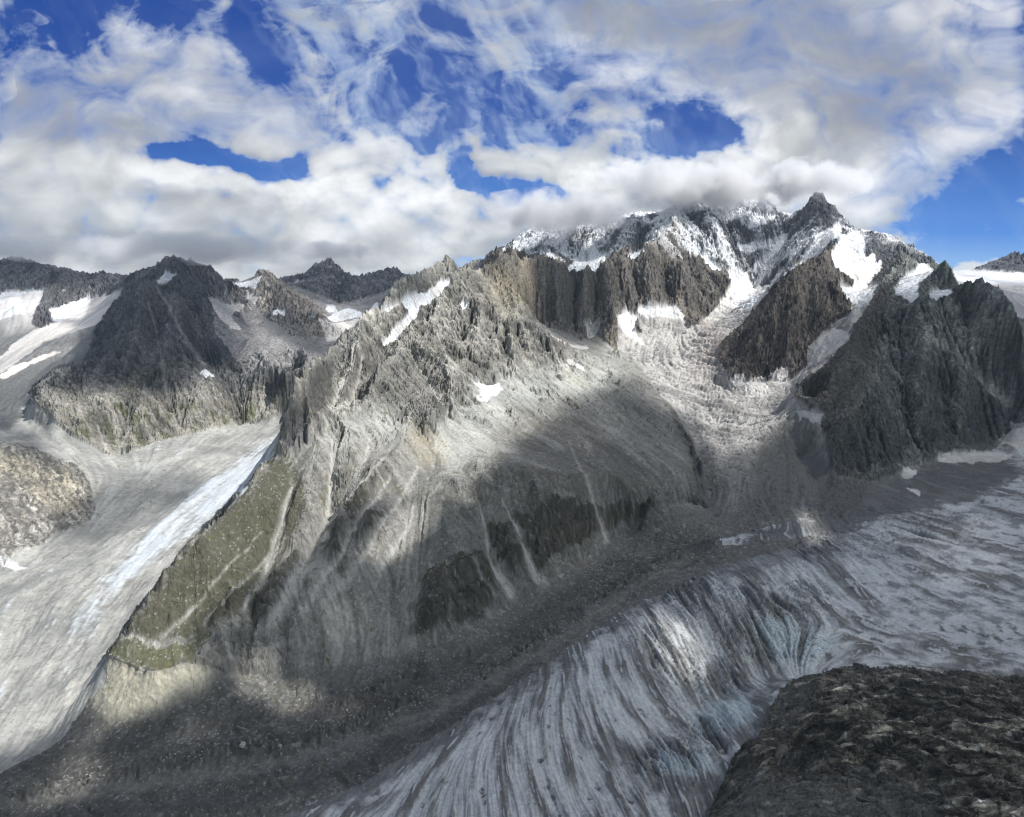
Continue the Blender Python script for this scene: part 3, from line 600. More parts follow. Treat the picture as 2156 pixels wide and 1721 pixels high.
for line, hgt, w in RELIEF:
    if abs(hgt) > 29: hgt *= 1.35
    P = [on_ground(*p[:2]) for p in line]
    Q = []
    for a, b in zip(P[:-1], P[1:]):
        if math.hypot(a[0] - b[0], a[1] - b[1]) > 1500 and w < 100: continue
        for k in range(8): Q.append((a[0] + (b[0] - a[0]) * k / 8, a[1] + (b[1] - a[1]) * k / 8))
    Q.append(P[-1]); Q = np.array(Q)
    L = len(Q)
    x0, x1, y0, y1 = Q[:, 0].min() - 2 * w, Q[:, 0].max() + 2 * w, Q[:, 1].min() - 2 * w, Q[:, 1].max() + 2 * w
    j0, j1, i0, i1 = [int(c) for c in ((x0 - XA) / GS2, (x1 - XA) / GS2, (y0 - YA) / GS2, (y1 - YA) / GS2)]
    j0, i0 = max(j0, 0), max(i0, 0); j1, i1 = min(j1, NX2 - 1), min(i1, NY2 - 1)
    if j1 <= j0 or i1 <= i0: continue
    xx = XA + np.arange(j0, j1) * GS2; yy = YA + np.arange(i0, i1) * GS2
    Xg, Yg = np.meshgrid(xx, yy)
    best = np.full(Xg.shape, 1e9); par = np.zeros(Xg.shape)
    for k in range(L - 1):
        ax, ay = Q[k]; bx, by = Q[k + 1]; ex, ey = bx - ax, by - ay; ll = ex * ex + ey * ey + 1e-6
        t = np.clip(((Xg - ax) * ex + (Yg - ay) * ey) / ll, 0, 1)
        d = np.hypot(Xg - ax - ex * t, Yg - ay - ey * t); m = d < best
        best[m] = d[m]; par[m] = ((k + t) / (L - 1))[m]
    prof = np.exp(-(best / w) ** 1.5) if hgt > 0 else np.exp(-(best / w) ** 2)
    BASE2[i0:i1, j0:j1] += (hgt * prof * (.45 + .55 * sm(0, .25, par)) * (.45 + .55 * sm(0, .2, 1 - par))).astype(np.float32)
# ---------------------------------------------------------------- running water cuts the gullies: streams gather downhill and deepen their beds
EX = XA + np.arange(NX2) * GS2; EY = YA + np.arange(NY2) * GS2
EXg, EYg = np.meshgrid(EX, EY)
EU, EV = project(EXg, EYg, BASE2)
EREG = region_of(EU, EV, EYg)
HARD = dict(far_peaks=1, basin=.4, tan_peak=1, skyline_left=1, upper_glacier=0, left_valley=0, slabs=.3, left_pyramid=.75, massif=1, plateau=0, far_right_peak=.8, tributary=0, wall=.55, glacier_pyramid=.6, right_mountain=.6, central_mountain=1, trough=.12, main_glacier=0, near_rock=.25)
kk = np.array([HARD[k] for k in KEYS] + [0.0])[EREG]
kk = blur(kk, 2, 1) * ((np.abs(EXg) < EYg * .85 + 300) & (EYg > 1300) & (EYg < 11000))
e_i0, e_i1 = int((1200 - YA) / GS2), int((11200 - YA) / GS2); e_j0, e_j1 = int((-8200 - XA) / GS2), int((8200 - XA) / GS2)
Z0 = BASE2[e_i0:e_i1, e_j0:e_j1].astype(np.float64); kq = kk[e_i0:e_i1, e_j0:e_j1]
act = np.nonzero((kq > .02).ravel())[0]
ex, ey = EXg[e_i0:e_i1, e_j0:e_j1], EYg[e_i0:e_i1, e_j0:e_j1]
kq = kq * (1 - .78 * (EREG[e_i0:e_i1, e_j0:e_j1] == KEYS.index('central_mountain')) * sm(900, 980, EV[e_i0:e_i1, e_j0:e_j1]))
Ze = Z0 + kq * (24 * fbm(ex / 260, ey / 260, 5, 601) + 11 * fbm(ex / 80, ey / 80, 3, 602) + 4 * fbm(ex / 30, ey / 30, 2, 603))
Zs = Ze.copy(); hh, ww = Ze.shape
def receivers(Z):
    P_ = np.pad(Z, 1, constant_values=1e6); best = np.zeros(Z.shape); rec = np.arange(Z.size).reshape(Z.shape).copy()
    idx = rec.copy()
    for di in (-1, 0, 1):
        for dj in (-1, 0, 1):
            if di == 0 and dj == 0: continue
            s = (Z - P_[1 + di:1 + di + hh, 1 + dj:1 + dj + ww]) / (GS2 * math.hypot(di, dj))
            m = s > best
            best = np.where(m, s, best); rec = np.where(m, idx + di * ww + dj, rec)
    return rec
AREA = None
for it in range(9):
    Pn = np.pad(Ze, 1, mode='edge')
    nmin = np.minimum.reduce([Pn[:-2, 1:-1], Pn[2:, 1:-1], Pn[1:-1, :-2], Pn[1:-1, 2:]])
    Ze = np.where((Ze <= nmin) & (kq > .02), nmin + .05, Ze)
    rec = receivers(Ze).ravel(); zf = Ze.ravel()
    order = act[np.argsort(-zf[act], kind='stable')]
    ro = rec[order].tolist(); oo = order.tolist()
    A_ = [1.0] * zf.size
    for i, r in zip(oo, ro):
        if r != i: A_[r] += A_[i]
    An = np.array(A_)
    fac = (.085 * kq.ravel() * np.minimum(np.sqrt(An), 40))[order][::-1].tolist()
    z = zf.tolist()
    for i, r, f in zip(oo[::-1], ro[::-1], fac):
        zr = z[r]
        if z[i] > zr: z[i] = (z[i] + f * zr) / (1 + f)
    Ze = np.array(z).reshape(Ze.shape)
    Ze = np.maximum(Ze, Z0 - 110)
    AREA = An.reshape(Ze.shape)
cut = Zs - Ze
hp = cut - blur(cut, 9, 2)
rel_ = np.clip(-hp * 1.15, -55, 45) * kq
Znew = Z0 + rel_ + (Zs - Z0) * .5
BASE2[e_i0:e_i1, e_j0:e_j1] = Znew.astype(np.float32)
FLOWA = np.zeros(BASE2.shape, np.float32); FLOWA[e_i0:e_i1, e_j0:e_j1] = np.log(np.maximum(AREA, 1)) * (kq > .05)
CARVE = np.zeros(BASE2.shape, np.float32); CARVE[e_i0:e_i1, e_j0:e_j1] = rel_
log('erosion', float(cut.max()), float(rel_.min()), float(rel_.max()))
def base_h(x, y):
    return bilin(BASE2, (y - YA) / GS2, (x - XA) / GS2)
GZ = base_h(GX, GY); GU, GV = project(GX, GY, GZ); VIS = visible(GZ, GX, GY)
LX, LY = lookup()
log('relief strokes')
# ---------------------------------------------------------------- streaks drawn out along the slope or the ice flow
dzr = np.gradient(GZ, DR, axis=0) / GR; dza = np.gradient(GZ, DA, axis=1) / GR
SLOPE = np.hypot(dzr, dza)
sr, sa = blur(dzr, 2, 1), blur(dza, 2, 1)
WU = 5 * fbm(GX / 90, GY / 90, 3, 5); WV = 5 * fbm(GX / 90 + 50, GY / 90, 3, 6)
GREG = region_of(GU, GV, GY, WU, WV)
ICE_IDS = [KEYS.index(k) for k in ('main_glacier', 'tributary', 'left_valley', 'upper_glacier', 'plateau')]
GICE = np.isin(GREG, ICE_IDS)
FLOWS = [
 [(1475,1242),(1523,1335),(1545,1380)], [(1510,1225),(1560,1300),(1590,1350)], [(1585,1197),(1643,1263),(1719,1304)], [(1650,1180),(1720,1250),(1790,1300)], [(1385,1318),(1413,1369),(1447,1414)], [(1430,1290),(1480,1370),(1520,1440)],
 [(1330,1330),(1350,1400),(1400,1480),(1440,1520)], [(1282,1352),(1292,1421),(1323,1490),(1372,1551)], [(1213,1404),(1220,1472),(1250,1559),(1290,1627)], [(1158,1440),(1133,1510),(1143,1610),(1173,1700)], [(1088,1485),(1070,1560),(1090,1640),(1110,1721)], [(1050,1500),(1000,1580),(985,1650),(990,1721)], [(960,1560),(900,1640),(860,1721)], [(850,1620),(780,1680),(720,1721)],
 [(1728,1165),(1778,1220),(1828,1280)], [(1800,1120),(1900,1160),(2000,1210)], [(1900,1100),(2000,1130),(2156,1160)], [(1950,1030),(2050,1050),(2156,1080)], [(1850,1250),(1950,1300),(2100,1340),(2156,1350)], [(1780,1330),(1900,1370),(2050,1395),(2156,1400)], [(1660,1400),(1630,1350),(1600,1290)], [(1685,1400),(1700,1350),(1725,1300)], [(1710,1400),(1740,1370),(1790,1350)],
 [(1450,1620),(1470,1680),(1480,1721)], [(1300,1640),(1330,1690),(1350,1721)], [(1500,1500),(1540,1560)],
 # tributary: arcs across the flow, then along it low down
 [(1460,820),(1520,835),(1580,825)], [(1480,900),(1540,920),(1600,905)], [(1510,970),(1560,985),(1610,975)], [(1460,730),(1520,735)], [(1520,660),(1580,655)], [(1540,1050),(1520,1100),(1500,1120)], [(1600,1040),(1620,1080),(1640,1100)], [(1680,960),(1700,1020),(1690,1070)], [(1760,1050),(1850,1040),(1900,1060)], [(1740,720),(1710,770)], [(1400,700),(1380,740)],
 # left glacier, along the flow
 [(580,930),(480,1000),(380,1085),(280,1175),(180,1280),(110,1370),(40,1460)], [(560,1010),(460,1080),(360,1190),(280,1300),(210,1390)], [(560,900),(440,980),(330,1060),(220,1160),(60,1250)], [(60,1250),(20,1320),(0,1400)],
 [(230,650),(140,695),(70,735),(0,790)], [(180,720),(80,775),(0,830)], [(60,860),(130,920),(200,990)], [(50,620),(40,680)], [(160,650),(110,690)],
 [(2020,590),(2156,610)], [(2100,640),(2156,660)],
]
fp, fd = [], []
for ln in FLOWS:
    for a, b in zip(ln[:-1], ln[1:]):
        for k in range(3):
            t0, t1 = k / 3, (k + 1) / 3
            p = on_ground(a[0] + (b[0] - a[0]) * t0, a[1] + (b[1] - a[1]) * t0); q = on_ground(a[0] + (b[0] - a[0]) * t1, a[1] + (b[1] - a[1]) * t1)
            th = math.atan2(q[1] - p[1], q[0] - p[0])
            fp.append(((p[0] + q[0]) / 2, (p[1] + q[1]) / 2)); fd.append((math.cos(2 * th), math.sin(2 * th)))
fp = np.array(fp); fd = np.array(fd)
st = 10
cx, cy = GX[::st, ::st], GY[::st, ::st]
C = np.zeros(cx.shape); S = C.copy()
for (px, py), (c, s) in zip(fp, fd):
    rr = np.hypot(px, py)
    w = 1 / (((cx - px) ** 2 + (cy - py) ** 2) / rr ** 2 + 2e-4) ** 1.5
    C += w * c; S += w * s
th = np.arctan2(S, C) / 2
ii = np.arange(NR0)[:, None] / st * np.ones((1, NA0)); jj = np.arange(NA0)[None, :] / st * np.ones((NR0, 1))
c2 = bilin(np.cos(2 * th), ii, jj); s2 = bilin(np.sin(2 * th), ii, jj)
th = np.arctan2(s2, c2) / 2
fx, fy = np.cos(th), np.sin(th)
# world direction -> (radial, azimuthal)
fr = fx * np.sin(GA) + fy * np.cos(GA); fa = fx * np.cos(GA) - fy * np.sin(GA)
vr = np.where(GICE, fr, sr); va = np.where(GICE, fa, sa)
n = np.hypot(vr / DR, va / DA) + 1e-9
vi = (vr / DR / n).astype(np.float32); vj = (va / DA / n).astype(np.float32)
rng = np.random.default_rng(3)
n1 = blur(rng.random((NR0, NA0)), 1, 1); n1 = (n1 - n1.mean()) / n1.std()
n2 = blur(rng.random((NR0, NA0)), 3, 2); n2 = (n2 - n2.mean()) / n2.std()
n3 = blur(rng.random((NR0, NA0)), 8, 2); n3 = (n3 - n3.mean()) / n3.std()
def lic(N, steps, ds, every=1):
    acc = N.astype(np.float32).copy(); wsum = 1.0
    I, J = np.meshgrid(np.arange(NR0, dtype=np.float32), np.arange(NA0, dtype=np.float32), indexing='ij')
    for sgn in (1, -1):
        pi, pj = I.copy(), J.copy(); di, dj = vi * sgn, vj * sgn
        for k in range(steps):
            pi += di * ds; pj += dj * ds
            a = np.clip(pi + .5, 0, NR0 - 1).astype(np.int32); b = np.clip(pj + .5, 0, NA0 - 1).astype(np.int32)
            ni, nj = vi[a, b], vj[a, b]
            s = np.sign(ni * di + nj * dj); s[s == 0] = 1
            di, dj = ni * s, nj * s
            w = 1 - (k + 1) / (steps + 1)
            acc += w * N[a, b]; wsum += w
    acc -= blur(acc, 40, 1)
    return (acc / acc.std()).astype(np.float32)
n1, n2, n3 = n1.astype(np.float32), n2.astype(np.float32), n3.astype(np.float32)
L1 = lic(n1, 10, 1.3); L2 = lic(n2, 16, 2.2); L3 = lic(n3, 20, 3.5)
log('streaks')
Q = 1.0; SQ = 1.0; SKYGAIN = 0.74; HAZE = 7e-6
# ---------------------------------------------------------------- final relief grid: rows follow what the picture can resolve
NAF, NRF = int(1700 * Q), int(1900 * Q)
jf = np.linspace(0, NA0 - 1, NAF)
Zc = blur(GZ, 2, 1)
el = np.degrees(np.arctan(Zc / GR)); mx = np.maximum.accumulate(el, 0)
occl = (el < mx - .02)
de = np.abs(np.diff(el, axis=0))
w = np.hypot(de, 0.012) * np.where(occl[1:], .12, 1.0) + .0035
w[rs[1:] < 1150] *= .3
w = blur(w, 3, 1)
cs = np.concatenate([np.zeros((1, NA0)), np.cumsum(w, 0)]); cs /= cs[-1]
cs = blur(cs.T, 0, 1).T
tt = np.linspace(0, 1, NRF)
FI = np.empty((NRF, NA0))
for j in range(NA0): FI[:, j] = np.interp(tt, cs[:, j], np.arange(NR0))
FI = np.stack([FI[:, np.clip(np.arange(NA0) + k, 0, NA0 - 1)] for k in range(-4, 5)]).mean(0)
FJ = np.broadcast_to(jf[None, :], (NRF, NAF)).astype(np.float32)
FI = bilin(FI.astype(np.float32), np.broadcast_to(np.arange(NRF)[:, None], (NRF, NAF)).astype(np.float32), FJ)
RR = np.exp(lr[0] + FI * DR).astype(np.float32); AA = (azs[0] + FJ * DA).astype(np.float32)
X = RR * np.sin(AA); Yv = RR * np.cos(AA)
Zb = base_h(X, Yv)
S_ = lambda A: bilin(A, FI, FJ)
slope = S_(blur(SLOPE, 1, 1)); l1, l2, l3 = S_(L1), S_(L2), S_(L3)
U, V = project(X, Yv, Zb)
wx = fbm(X / 70, Yv / 70, 4, 11); wy = fbm(X / 70 + 31, Yv / 70 - 9, 4, 12)
scl = np.clip(4500 / Yv, .6, 2.0)
Uw = U + wx * 7 * scl; Vw = V + wy * 5 * scl
reg = region_of(U, V, Yv, wx * 5, wy * 4)
for it in range(14):                      # places no outline covers take the nearest neighbour's region
    e = reg < 0
    if not e.any(): break
    for ax, sh_ in ((0, 1), (0, -1), (1, 1), (1, -1)):
        r2 = np.roll(reg, sh_ * (1 << max(0, 6 - it)), ax); reg = np.where((reg < 0) & (r2 >= 0), r2, reg)
reg[reg < 0] = KEYS.index('trough')
isr = lambda *k: np.isin(reg, [KEYS.index(q) for q in k])
ice = isr('main_glacier', 'tributary', 'plateau', 'upper_glacier').astype(np.float32)
g_main, g_trib, g_left = isr('main_glacier'), isr('tributary'), isr('left_valley')
m_rock = isr('wall', 'glacier_pyramid', 'right_mountain', 'left_pyramid', 'massif', 'skyline_left', 'tan_peak', 'far_peaks', 'far_right_peak', 'near_rock', 'slabs')
snow = sm(.30, .72, at_mask(SNM, Uw, Vw) + .16 * wx); firn = sm(.35, .65, at_mask(FIM, Uw, Vw) + .12 * wx)
clean = at_mask(CIM, Uw, Vw); blue = at_mask(BLM, Uw, Vw); grass = at_mask(GRM, Uw, Vw); olive = at_mask(OLM, U, V)
warm = at_mask(WAM, U, V); vegn = fbm(X / 55, Yv / 55, 4, 191)
veg = sm(.15, .85, blur(at_mask(VEM, Uw, Vw), 5, 1) + .55 * vegn + .10 * l2); chute = at_mask(CHM, U + wx * 3, V + wy * 3)
log('masks on relief')
flow = bilin(FLOWA, (Yv - YA) / GS2 + .25 * wx, (X - XA) / GS2 + .25 * wy); carve = bilin(CARVE, (Yv - YA) / GS2, (X - XA) / GS2)
# rockiness: crag detail where it is steep and not ice
rocky = sm(.55, .95, slope + .18 * fbm(X / 160, Yv / 160, 3, 21))
rocky = np.where(ice > 0, sm(1.3, 1.8, slope), rocky)
rocky = np.where(isr('left_valley', 'trough'), rocky * .08, rocky)
rocky = np.where(m_rock, np.maximum(rocky, .55), rocky)
cm_up = isr('central_mountain') * at_mask(poly_mask([[(590,985),(585,900),(640,780),(780,620),(943,500),(1100,560),(1150,690),(1215,800),(1130,775),(1060,785),(1010,795),(965,835),(935,885),(900,915),(860,885),(790,862),(740,875),(690,905),(640,935)]], 6), Uw, Vw)
rocky = np.maximum(rocky, .9 * sm(.2, .8, cm_up + .35 * wx))
rocky = np.where(isr('left_pyramid'), np.maximum(rocky, .9), rocky)
rocky = np.maximum(rocky, veg * .6)
rocky = np.where(isr('slabs'), .08, np.where(isr('near_rock'), .3, rocky))
apron = isr('central_mountain') * (1 - sm(.1, .5, cm_up)) * sm(880, 960, V + .12 * (U - 600))
steep_brow = sm(.75, 1.15, slope)
rocky = rocky * (1 - apron * (1 - np.clip(.28 + .45 * veg + .3 * steep_brow, 0, 1)))
rocky = rocky * (1 - .85 * snow) * (1 - .8 * firn) * (1 - .8 * chute) * (1 - grass)
far = np.clip(Yv / 5000, .35, 2.2)
def ridged(x, y, seed): return 1 - 2 * np.abs(perlin(x, y, seed))
qx = X + 30 * wx; qy = Yv + 30 * wy
h = np.zeros_like(X)
keep = .62
for lam, a, sd_ in ((520, 46, 1), (240, 36, 2), (115, 21, 3), (56, 10, 4), (27, 4.8, 5), (13, 2.3, 6), (6.5, 1.0, 7)):
    pix = Yv / 820
    fade = sm(1.2, 2.6, lam / pix)
    h += a * ridged(qx / lam + sd_ * 3.7, qy / lam - sd_ * 1.3, sd_) * fade * (1 if lam > 300 else 1.0)
    if lam < 100: h += keep * 0 + .6 * a * perlin(qx / lam * 1.6, qy / lam * 1.6, sd_ + 40) * fade
d1, cv, gap = cells(qx / 42, qy / 42, 3)
d1b, cvb, gapb = cells(qx / 17, qy / 17, 5)
zz = Zb + 40 * fbm(X / 300, Yv / 300, 3, 171) + .28 * X
ledge = np.sin(zz / 62 * 6.283) * 6.5 + np.sin(zz / 27 * 6.283 + 2 * wx) * 3.0 + np.sin(zz / 12.5 * 6.283 + 3 * wy) * 1.1
block = (cv - .5) * 14 + (cvb - .5) * 6
RS = np.hypot(X, Yv)
gul = (l3 - .8 * np.abs(l3)) * RS * .0030 + (.5 * l2 - .9 * np.abs(l2)) * RS * .0017 + (.6 * l1 - .5 * np.abs(l1)) * RS * .0005
crack = -RS * .0016 * sm(.10, .0, gap) - RS * .0009 * sm(.12, .0, gapb)
sharp = 1 + .25 * (m_rock & ~isr('near_rock', 'slabs', 'right_mountain')) - .25 * isr('right_mountain')
rock_h = rocky * (h * keep + block * .9 + ledge * sm(.5, .9, slope) * 1.15 + gul * sharp * .55 + crack * 1.2 * 1.2)
# spires on the jagged crests
spir = isr('wall', 'massif', 'glacier_pyramid').astype(np.float32) + .7 * isr('skyline_left', 'far_peaks', 'tan_peak') + .35 * isr('left_pyramid') + .6 * isr('right_mountain') * sm(680, 620, V) + .35 * cm_up * sm(4300, 5000, Yv)
fs_ = np.clip(Yv / 6200, .8, 1.8)
sp = (np.maximum(ridged(X / 62 / fs_, Yv / 200, 71), 0) ** 3 * 32 + np.maximum(ridged(X / 29 / fs_, Yv / 90, 72), 0) ** 3 * 16) * fs_
rock_h += spir * sp * (1 - snow) * np.where(isr('massif'), .35, .75)
# scree and debris
scree = (1 - rocky) * (1 - ice) * (1 - snow) * ~isr('slabs', 'near_rock')
scree_h = scree * (l3 * 1.8 + l2 * 1.3 + l1 * .5 + 4.0 * fbm(X / 60, Yv / 60, 4, 31) + 1.6 * fbm(X / 9, Yv / 9, 2, 33) * sm(4500, 2500, Yv))
dd, dv, dg = cells(X / 7.5, Yv / 7.5, 9)
boul = sm(.42, .0, dd) * (dv > .80) * (dv - .78) * 14
scree_h += scree * (1 - sm(3500, 5500, Yv)) * boul * .8
hum = isr('trough').astype(np.float32)
mor = stroke_mask([([(0,1690,16),(250,1640,16),(430,1590,18),(560,1575,18),(700,1545,16),(800,1500,18),(880,1470,16)], 1), ([(700,1490,12),(790,1450,10),(860,1420,10),(900,1400,14)], .8), ([(1000,1440,12),(1150,1340,12),(1300,1235,12),(1420,1170,10),(1520,1140,8)], 1), ([(870,1405,20),(890,1420,20)], 1)])
hump = at_mask(mor, Uw, Vw) * hum
scree_h += hump * (16 * ridged(X / 46 + wx, Yv / 30, 51) + 7 * ridged(X / 19, Yv / 15, 52))
scree_h += hum * 3.0 * ridged(X / 33, Yv / 25, 53)
tone_ = fbm(X / 260, Yv / 260, 4, 101)
# ice: crevasses and ridges of the icefall drawn along the flow lines
crev_zone = stroke_mask([([(1420,1240,30),(1500,1270,50),(1600,1270,55),(1690,1260,50)], 1), ([(1540,1340,50),(1640,1350,45),(1700,1360,35)], 1), ([(1500,1540,40),(1380,1600,40)], .9), ([(1360,1330,40),(1450,1420,60),(1540,1430,50)], .6), ([(1700,1160,30),(1850,1130,40),(2050,1100,40)], .5), ([(1460,700,20),(1500,780,40),(1520,860,40)], .8), ([(1540,640,20),(1590,625,15)], .6), ([(1400,700,30),(1430,760,40)], .5), ([(1730,730,15),(1700,790,15)], .5)], 4)
cz = .12 + np.clip(at_mask(crev_zone, Uw, Vw), 0, 1)
ice_h = ice * (cz * (-6 * np.maximum(0, -l2 - .1) ** .8 - 5 * np.maximum(0, -l1) + 4.5 * l1 + 3.2 * l2) * np.clip(far * 1.3, .7, 2) * 1.0 + 1.6 * l2 + 1.0 * l1 + 5 * fbm(X / 130, Yv / 130, 3, 61) + 1.0 * l3)
e1, ev, eg = cells(qx / 44 + .3 * l2, qy / 23 + .3 * l2, 13)
f1, fv, fg = cells(qx / 19, qy / 13, 14)
seracs = (ev - .5) * 9 - 7 * sm(.16, 0, eg) + (fv - .5) * 5 - 4 * sm(.16, 0, fg)
ice_h += ice * seracs * np.where(g_trib, 1.0 * np.clip(far, .7, 1.5), np.clip(cz * 1.2, .25, 1) * .6)
ice_h += ice * cz * np.where(g_trib, 9 * ridged(X / 60 + wx, Yv / 26 + wy, 63) + 5 * ridged(X / 30, Yv / 14, 64), 3 * ridged(X / 16, Yv / 13, 65))
left_h = g_left * (l2 * .5 + l1 * .25 + l3 * .8 + 9 * fbm(X / 210, Yv / 210, 4, 192))
snow_h = snow * (2.5 * fbm(X / 45, Yv / 45, 3, 66) + 1.2 * l2)
edge = 1
Zf = Zb + rock_h + scree_h + ice_h + left_h + snow_h
nr = isr('near_rock')
ns = (qy + .00022 * (X - 900) ** 2)
saw = lambda t: (lambda f: np.minimum(f * 1.15, (1 - f) * 7.6))(t - np.floor(t))
Zf = Zf + nr * (4.5 * saw(ns / 31 + 1.1 * wx + .7 * tone_) + 2.0 * saw(ns / 12 + 1.6 * wy + qx / 300) + (cvb - .5) * 2.5 + 9 * ridged(qx / 260, ns / 80, 81) + 5 * ridged(qx / 120, ns / 30, 82) + 1.2 * ridged(qx / 40, ns / 11, 83) + (cv - .5) * 4 - 7 * sm(.12, .0, np.abs(perlin(qx / 160, ns / 90, 89))) )
sl = isr('slabs'); sc_, sa2 = (qx + qy) * .707, (qx - qy) * .707
Zf = Zf + sl * (7 * saw(sc_ / 60 + .8 * wx) + 3 * saw(sc_ / 23 + 1.2 * wy) + 8 * ridged(sc_ / 95, sa2 / 500, 84) + 5 * ridged(sc_ / 38, sa2 / 260, 85) + 1.5 * ridged(sc_ / 16, sa2 / 90, 88))
log('heights')

# ---------------------------------------------------------------- cover of the ground: what lies where, as mask attributes
dd_i = np.gradient(Zf, axis=0); rr_i = np.gradient(RR, axis=0) + 1e-3; da_x = np.gradient(Zf, axis=1) / (RR * (DA * (NA0 - 1) / (NAF - 1)))
fs = np.hypot(dd_i / rr_i, da_x)                              # true local slope
# thin snow clings to the gentler steps of the massif
snow = np.clip(snow, 0, 1)
mas = isr('massif') | (isr('wall') & (V < 545 + 10 * wx) & (U > 1355))
cling = mas * sm(6900, 7600, Yv) * sm(-.1, .5, fbm(X / 190, Yv / 190, 4, 91) * .9 - (fs - 1.5) * .25 + .26 * l2 + .24 * l3 + .30 - .55 * sm(1660, 1700, U) * sm(520, 440, V) - .3 * sm(1800, 1850, U))
cling = np.maximum(cling, isr('skyline_left', 'far_peaks') * sm(.35, .7, fbm(X / 200, Yv / 200, 4, 92) + .2 * l2 - .12 * fs) * .7)
snow_t = np.clip(np.maximum(snow, cling), 0, 1)
pal = {   # base colour of bare ground, region by region
 'far_peaks': (.115,.118,.13), 'basin': (.21,.205,.205), 'tan_peak': (.23,.21,.19), 'skyline_left': (.12,.122,.13), 'upper_glacier': (.16,.16,.16), 'left_valley': (.335,.335,.315), 'slabs': (.29,.275,.25),
 'left_pyramid': (.115,.115,.115), 'massif': (.115,.12,.13), 'plateau': (.5,.48,.47), 'far_right_peak': (.09,.095,.11), 'tributary': (.36,.345,.325), 'wall': (.115,.106,.097), 'glacier_pyramid': (.098,.085,.078),
 'right_mountain': (.15,.157,.148), 'central_mountain': (.205,.20,.183), 'trough': (.108,.106,.098), 'main_glacier': (.42,.44,.47), 'near_rock': (.056,.048,.037)}
PALV = np.array([pal[k] for k in KEYS], np.float32)
col = PALV[reg]
def mix(a, b, t):
    return a + (np.asarray(b, np.float32) - a) * np.clip(t, 0, 1)[..., None]
tone = fbm(X / 260, Yv / 260, 4, 101); tone2 = fbm(X / 40, Yv / 40, 4, 102)
grit = np.zeros_like(X)                    # stones and dust of every size the distance lets one see
for q_, lam in enumerate((6, 11, 20, 37, 68)):
    pr = lam / (Yv / 820)
    grit += perlin(qx / lam, qy / (lam * np.where(slope > .9, 1.0, 1.9)), 120 + q_) * sm(1.0, 2.5, pr) * sm(14, 6, pr)
speck = np.zeros_like(X)
for q_, lam in enumerate((9, 17, 32)):     # pale boulders strewn on the slopes
    pr = lam / (Yv / 820)
    sd1, sv1, _ = cells(qx / lam, qy / (lam * 1.3), 140 + q_)
    speck = np.maximum(speck, sm(.34, .12, sd1) * (sv1 > .72) * sm(2.0, 4.0, pr) * sm(16, 8, pr) * (.4 + 3 * (sv1 - .72)))
col = col * (1 + .30 * tone + .36 * tone2 + np.where(ice > 0, .16, np.where(rocky > .4, .5, np.where(isr('left_valley'), .12, .17))) * grit)[..., None]
rk = rocky
cmr = isr('central_mountain')
col = mix(col, (.20,.19,.17), cmr * rk * .8)
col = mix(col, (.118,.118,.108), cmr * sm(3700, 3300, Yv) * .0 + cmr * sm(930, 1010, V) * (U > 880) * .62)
col = mix(col, (.37,.375,.35), cmr * at_mask(poly_mask([[(930,880),(1010,800),(1130,780),(1300,740),(1340,780),(1250,830),(1130,850),(1060,880),(1010,960),(960,1000),(900,960)], [(640,960),(700,900),(790,866),(880,900),(840,930),(700,930)]], 8), U, V) * .8)
# rock strata and joints: each block has its own tone; cracks dark
col = col * (1 + rk * ((cv - .5) * .35 + (cvb - .5) * .45))[..., None]
col = mix(col, col * .55, rk * sm(.10, .0, gap) * .7)
col = col * (1 + rk * .16 * np.sin(zz / 27 * 6.283 + 2 * wx) + rk * .10 * np.sin(zz / 9 * 6.283 + 3 * wy))[..., None]
col = col * (1 + rk * .12 * np.clip(l2, -2, 2) + .10 * np.clip(l1, -2, 2) + .08 * np.clip(l3, -2, 2))[..., None]
col = mix(col, (.060,.058,.036), sm(.15, .6, olive * .8 + .35 * tone2 + .3 * grit) * cmr * sm(.02, .3, olive) * .85)
col = mix(col, (.050,.047,.036), veg * (.8 + .35 * tone2))
col = mix(col, (.36,.31,.21), warm * .6 * (.7 + .6 * tone2))
# left pyramid: lower cliffs pale and grassy in patches, top painted dark as under cloud shade
lp = isr('left_pyramid')
col = mix(col, (.30,.285,.25), lp * sm(800, 860, V + 18 * tone) * .8)
col = mix(col, (.10,.11,.05), lp * sm(835, 870, V + 14 * tone) * sm(.05, .35, fbm(X / 110, Yv / 110, 4, 181) + .5 * tone2 - .15 * l2) * .8)
col = mix(col, (.09,.085,.08), lp * sm(835, 870, V) * sm(.2, 1.2, -l2 * .5 - l3 * .4) * .6)
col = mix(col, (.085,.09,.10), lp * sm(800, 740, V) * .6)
col = mix(col, (.10,.11,.045), isr('left_valley') * sm(.2, .5, tone) * at_mask(poly_mask([[(120,900),(240,950),(260,975),(180,990),(100,930)]], 10), U, V) * .8)
# wall: light on the pillars painted as warm streaks against darker grey
rm_ = isr('right_mountain'); wl_ = isr('wall'); col = mix(col, (.24,.205,.165), wl_ * sm(.1, .9, l3 * .35 + tone) * .8)
gp = isr('glacier_pyramid'); col = mix(col, (.25,.22,.18), gp * sm(.3, 1.2, l3 * .5 + tone) * .5)
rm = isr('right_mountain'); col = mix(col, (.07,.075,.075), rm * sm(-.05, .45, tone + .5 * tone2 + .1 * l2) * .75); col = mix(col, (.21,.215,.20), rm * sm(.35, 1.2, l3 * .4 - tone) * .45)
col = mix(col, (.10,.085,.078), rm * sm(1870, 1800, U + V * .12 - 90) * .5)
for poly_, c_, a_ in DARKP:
    col = mix(col, c_, sm(.25, .75, at_mask(poly_mask([poly_], 5), Uw, Vw) + .35 * tone2 * .8) * a_ * (1 - firn) * ((reg != KEYS.index('main_glacier')) & ~g_trib))
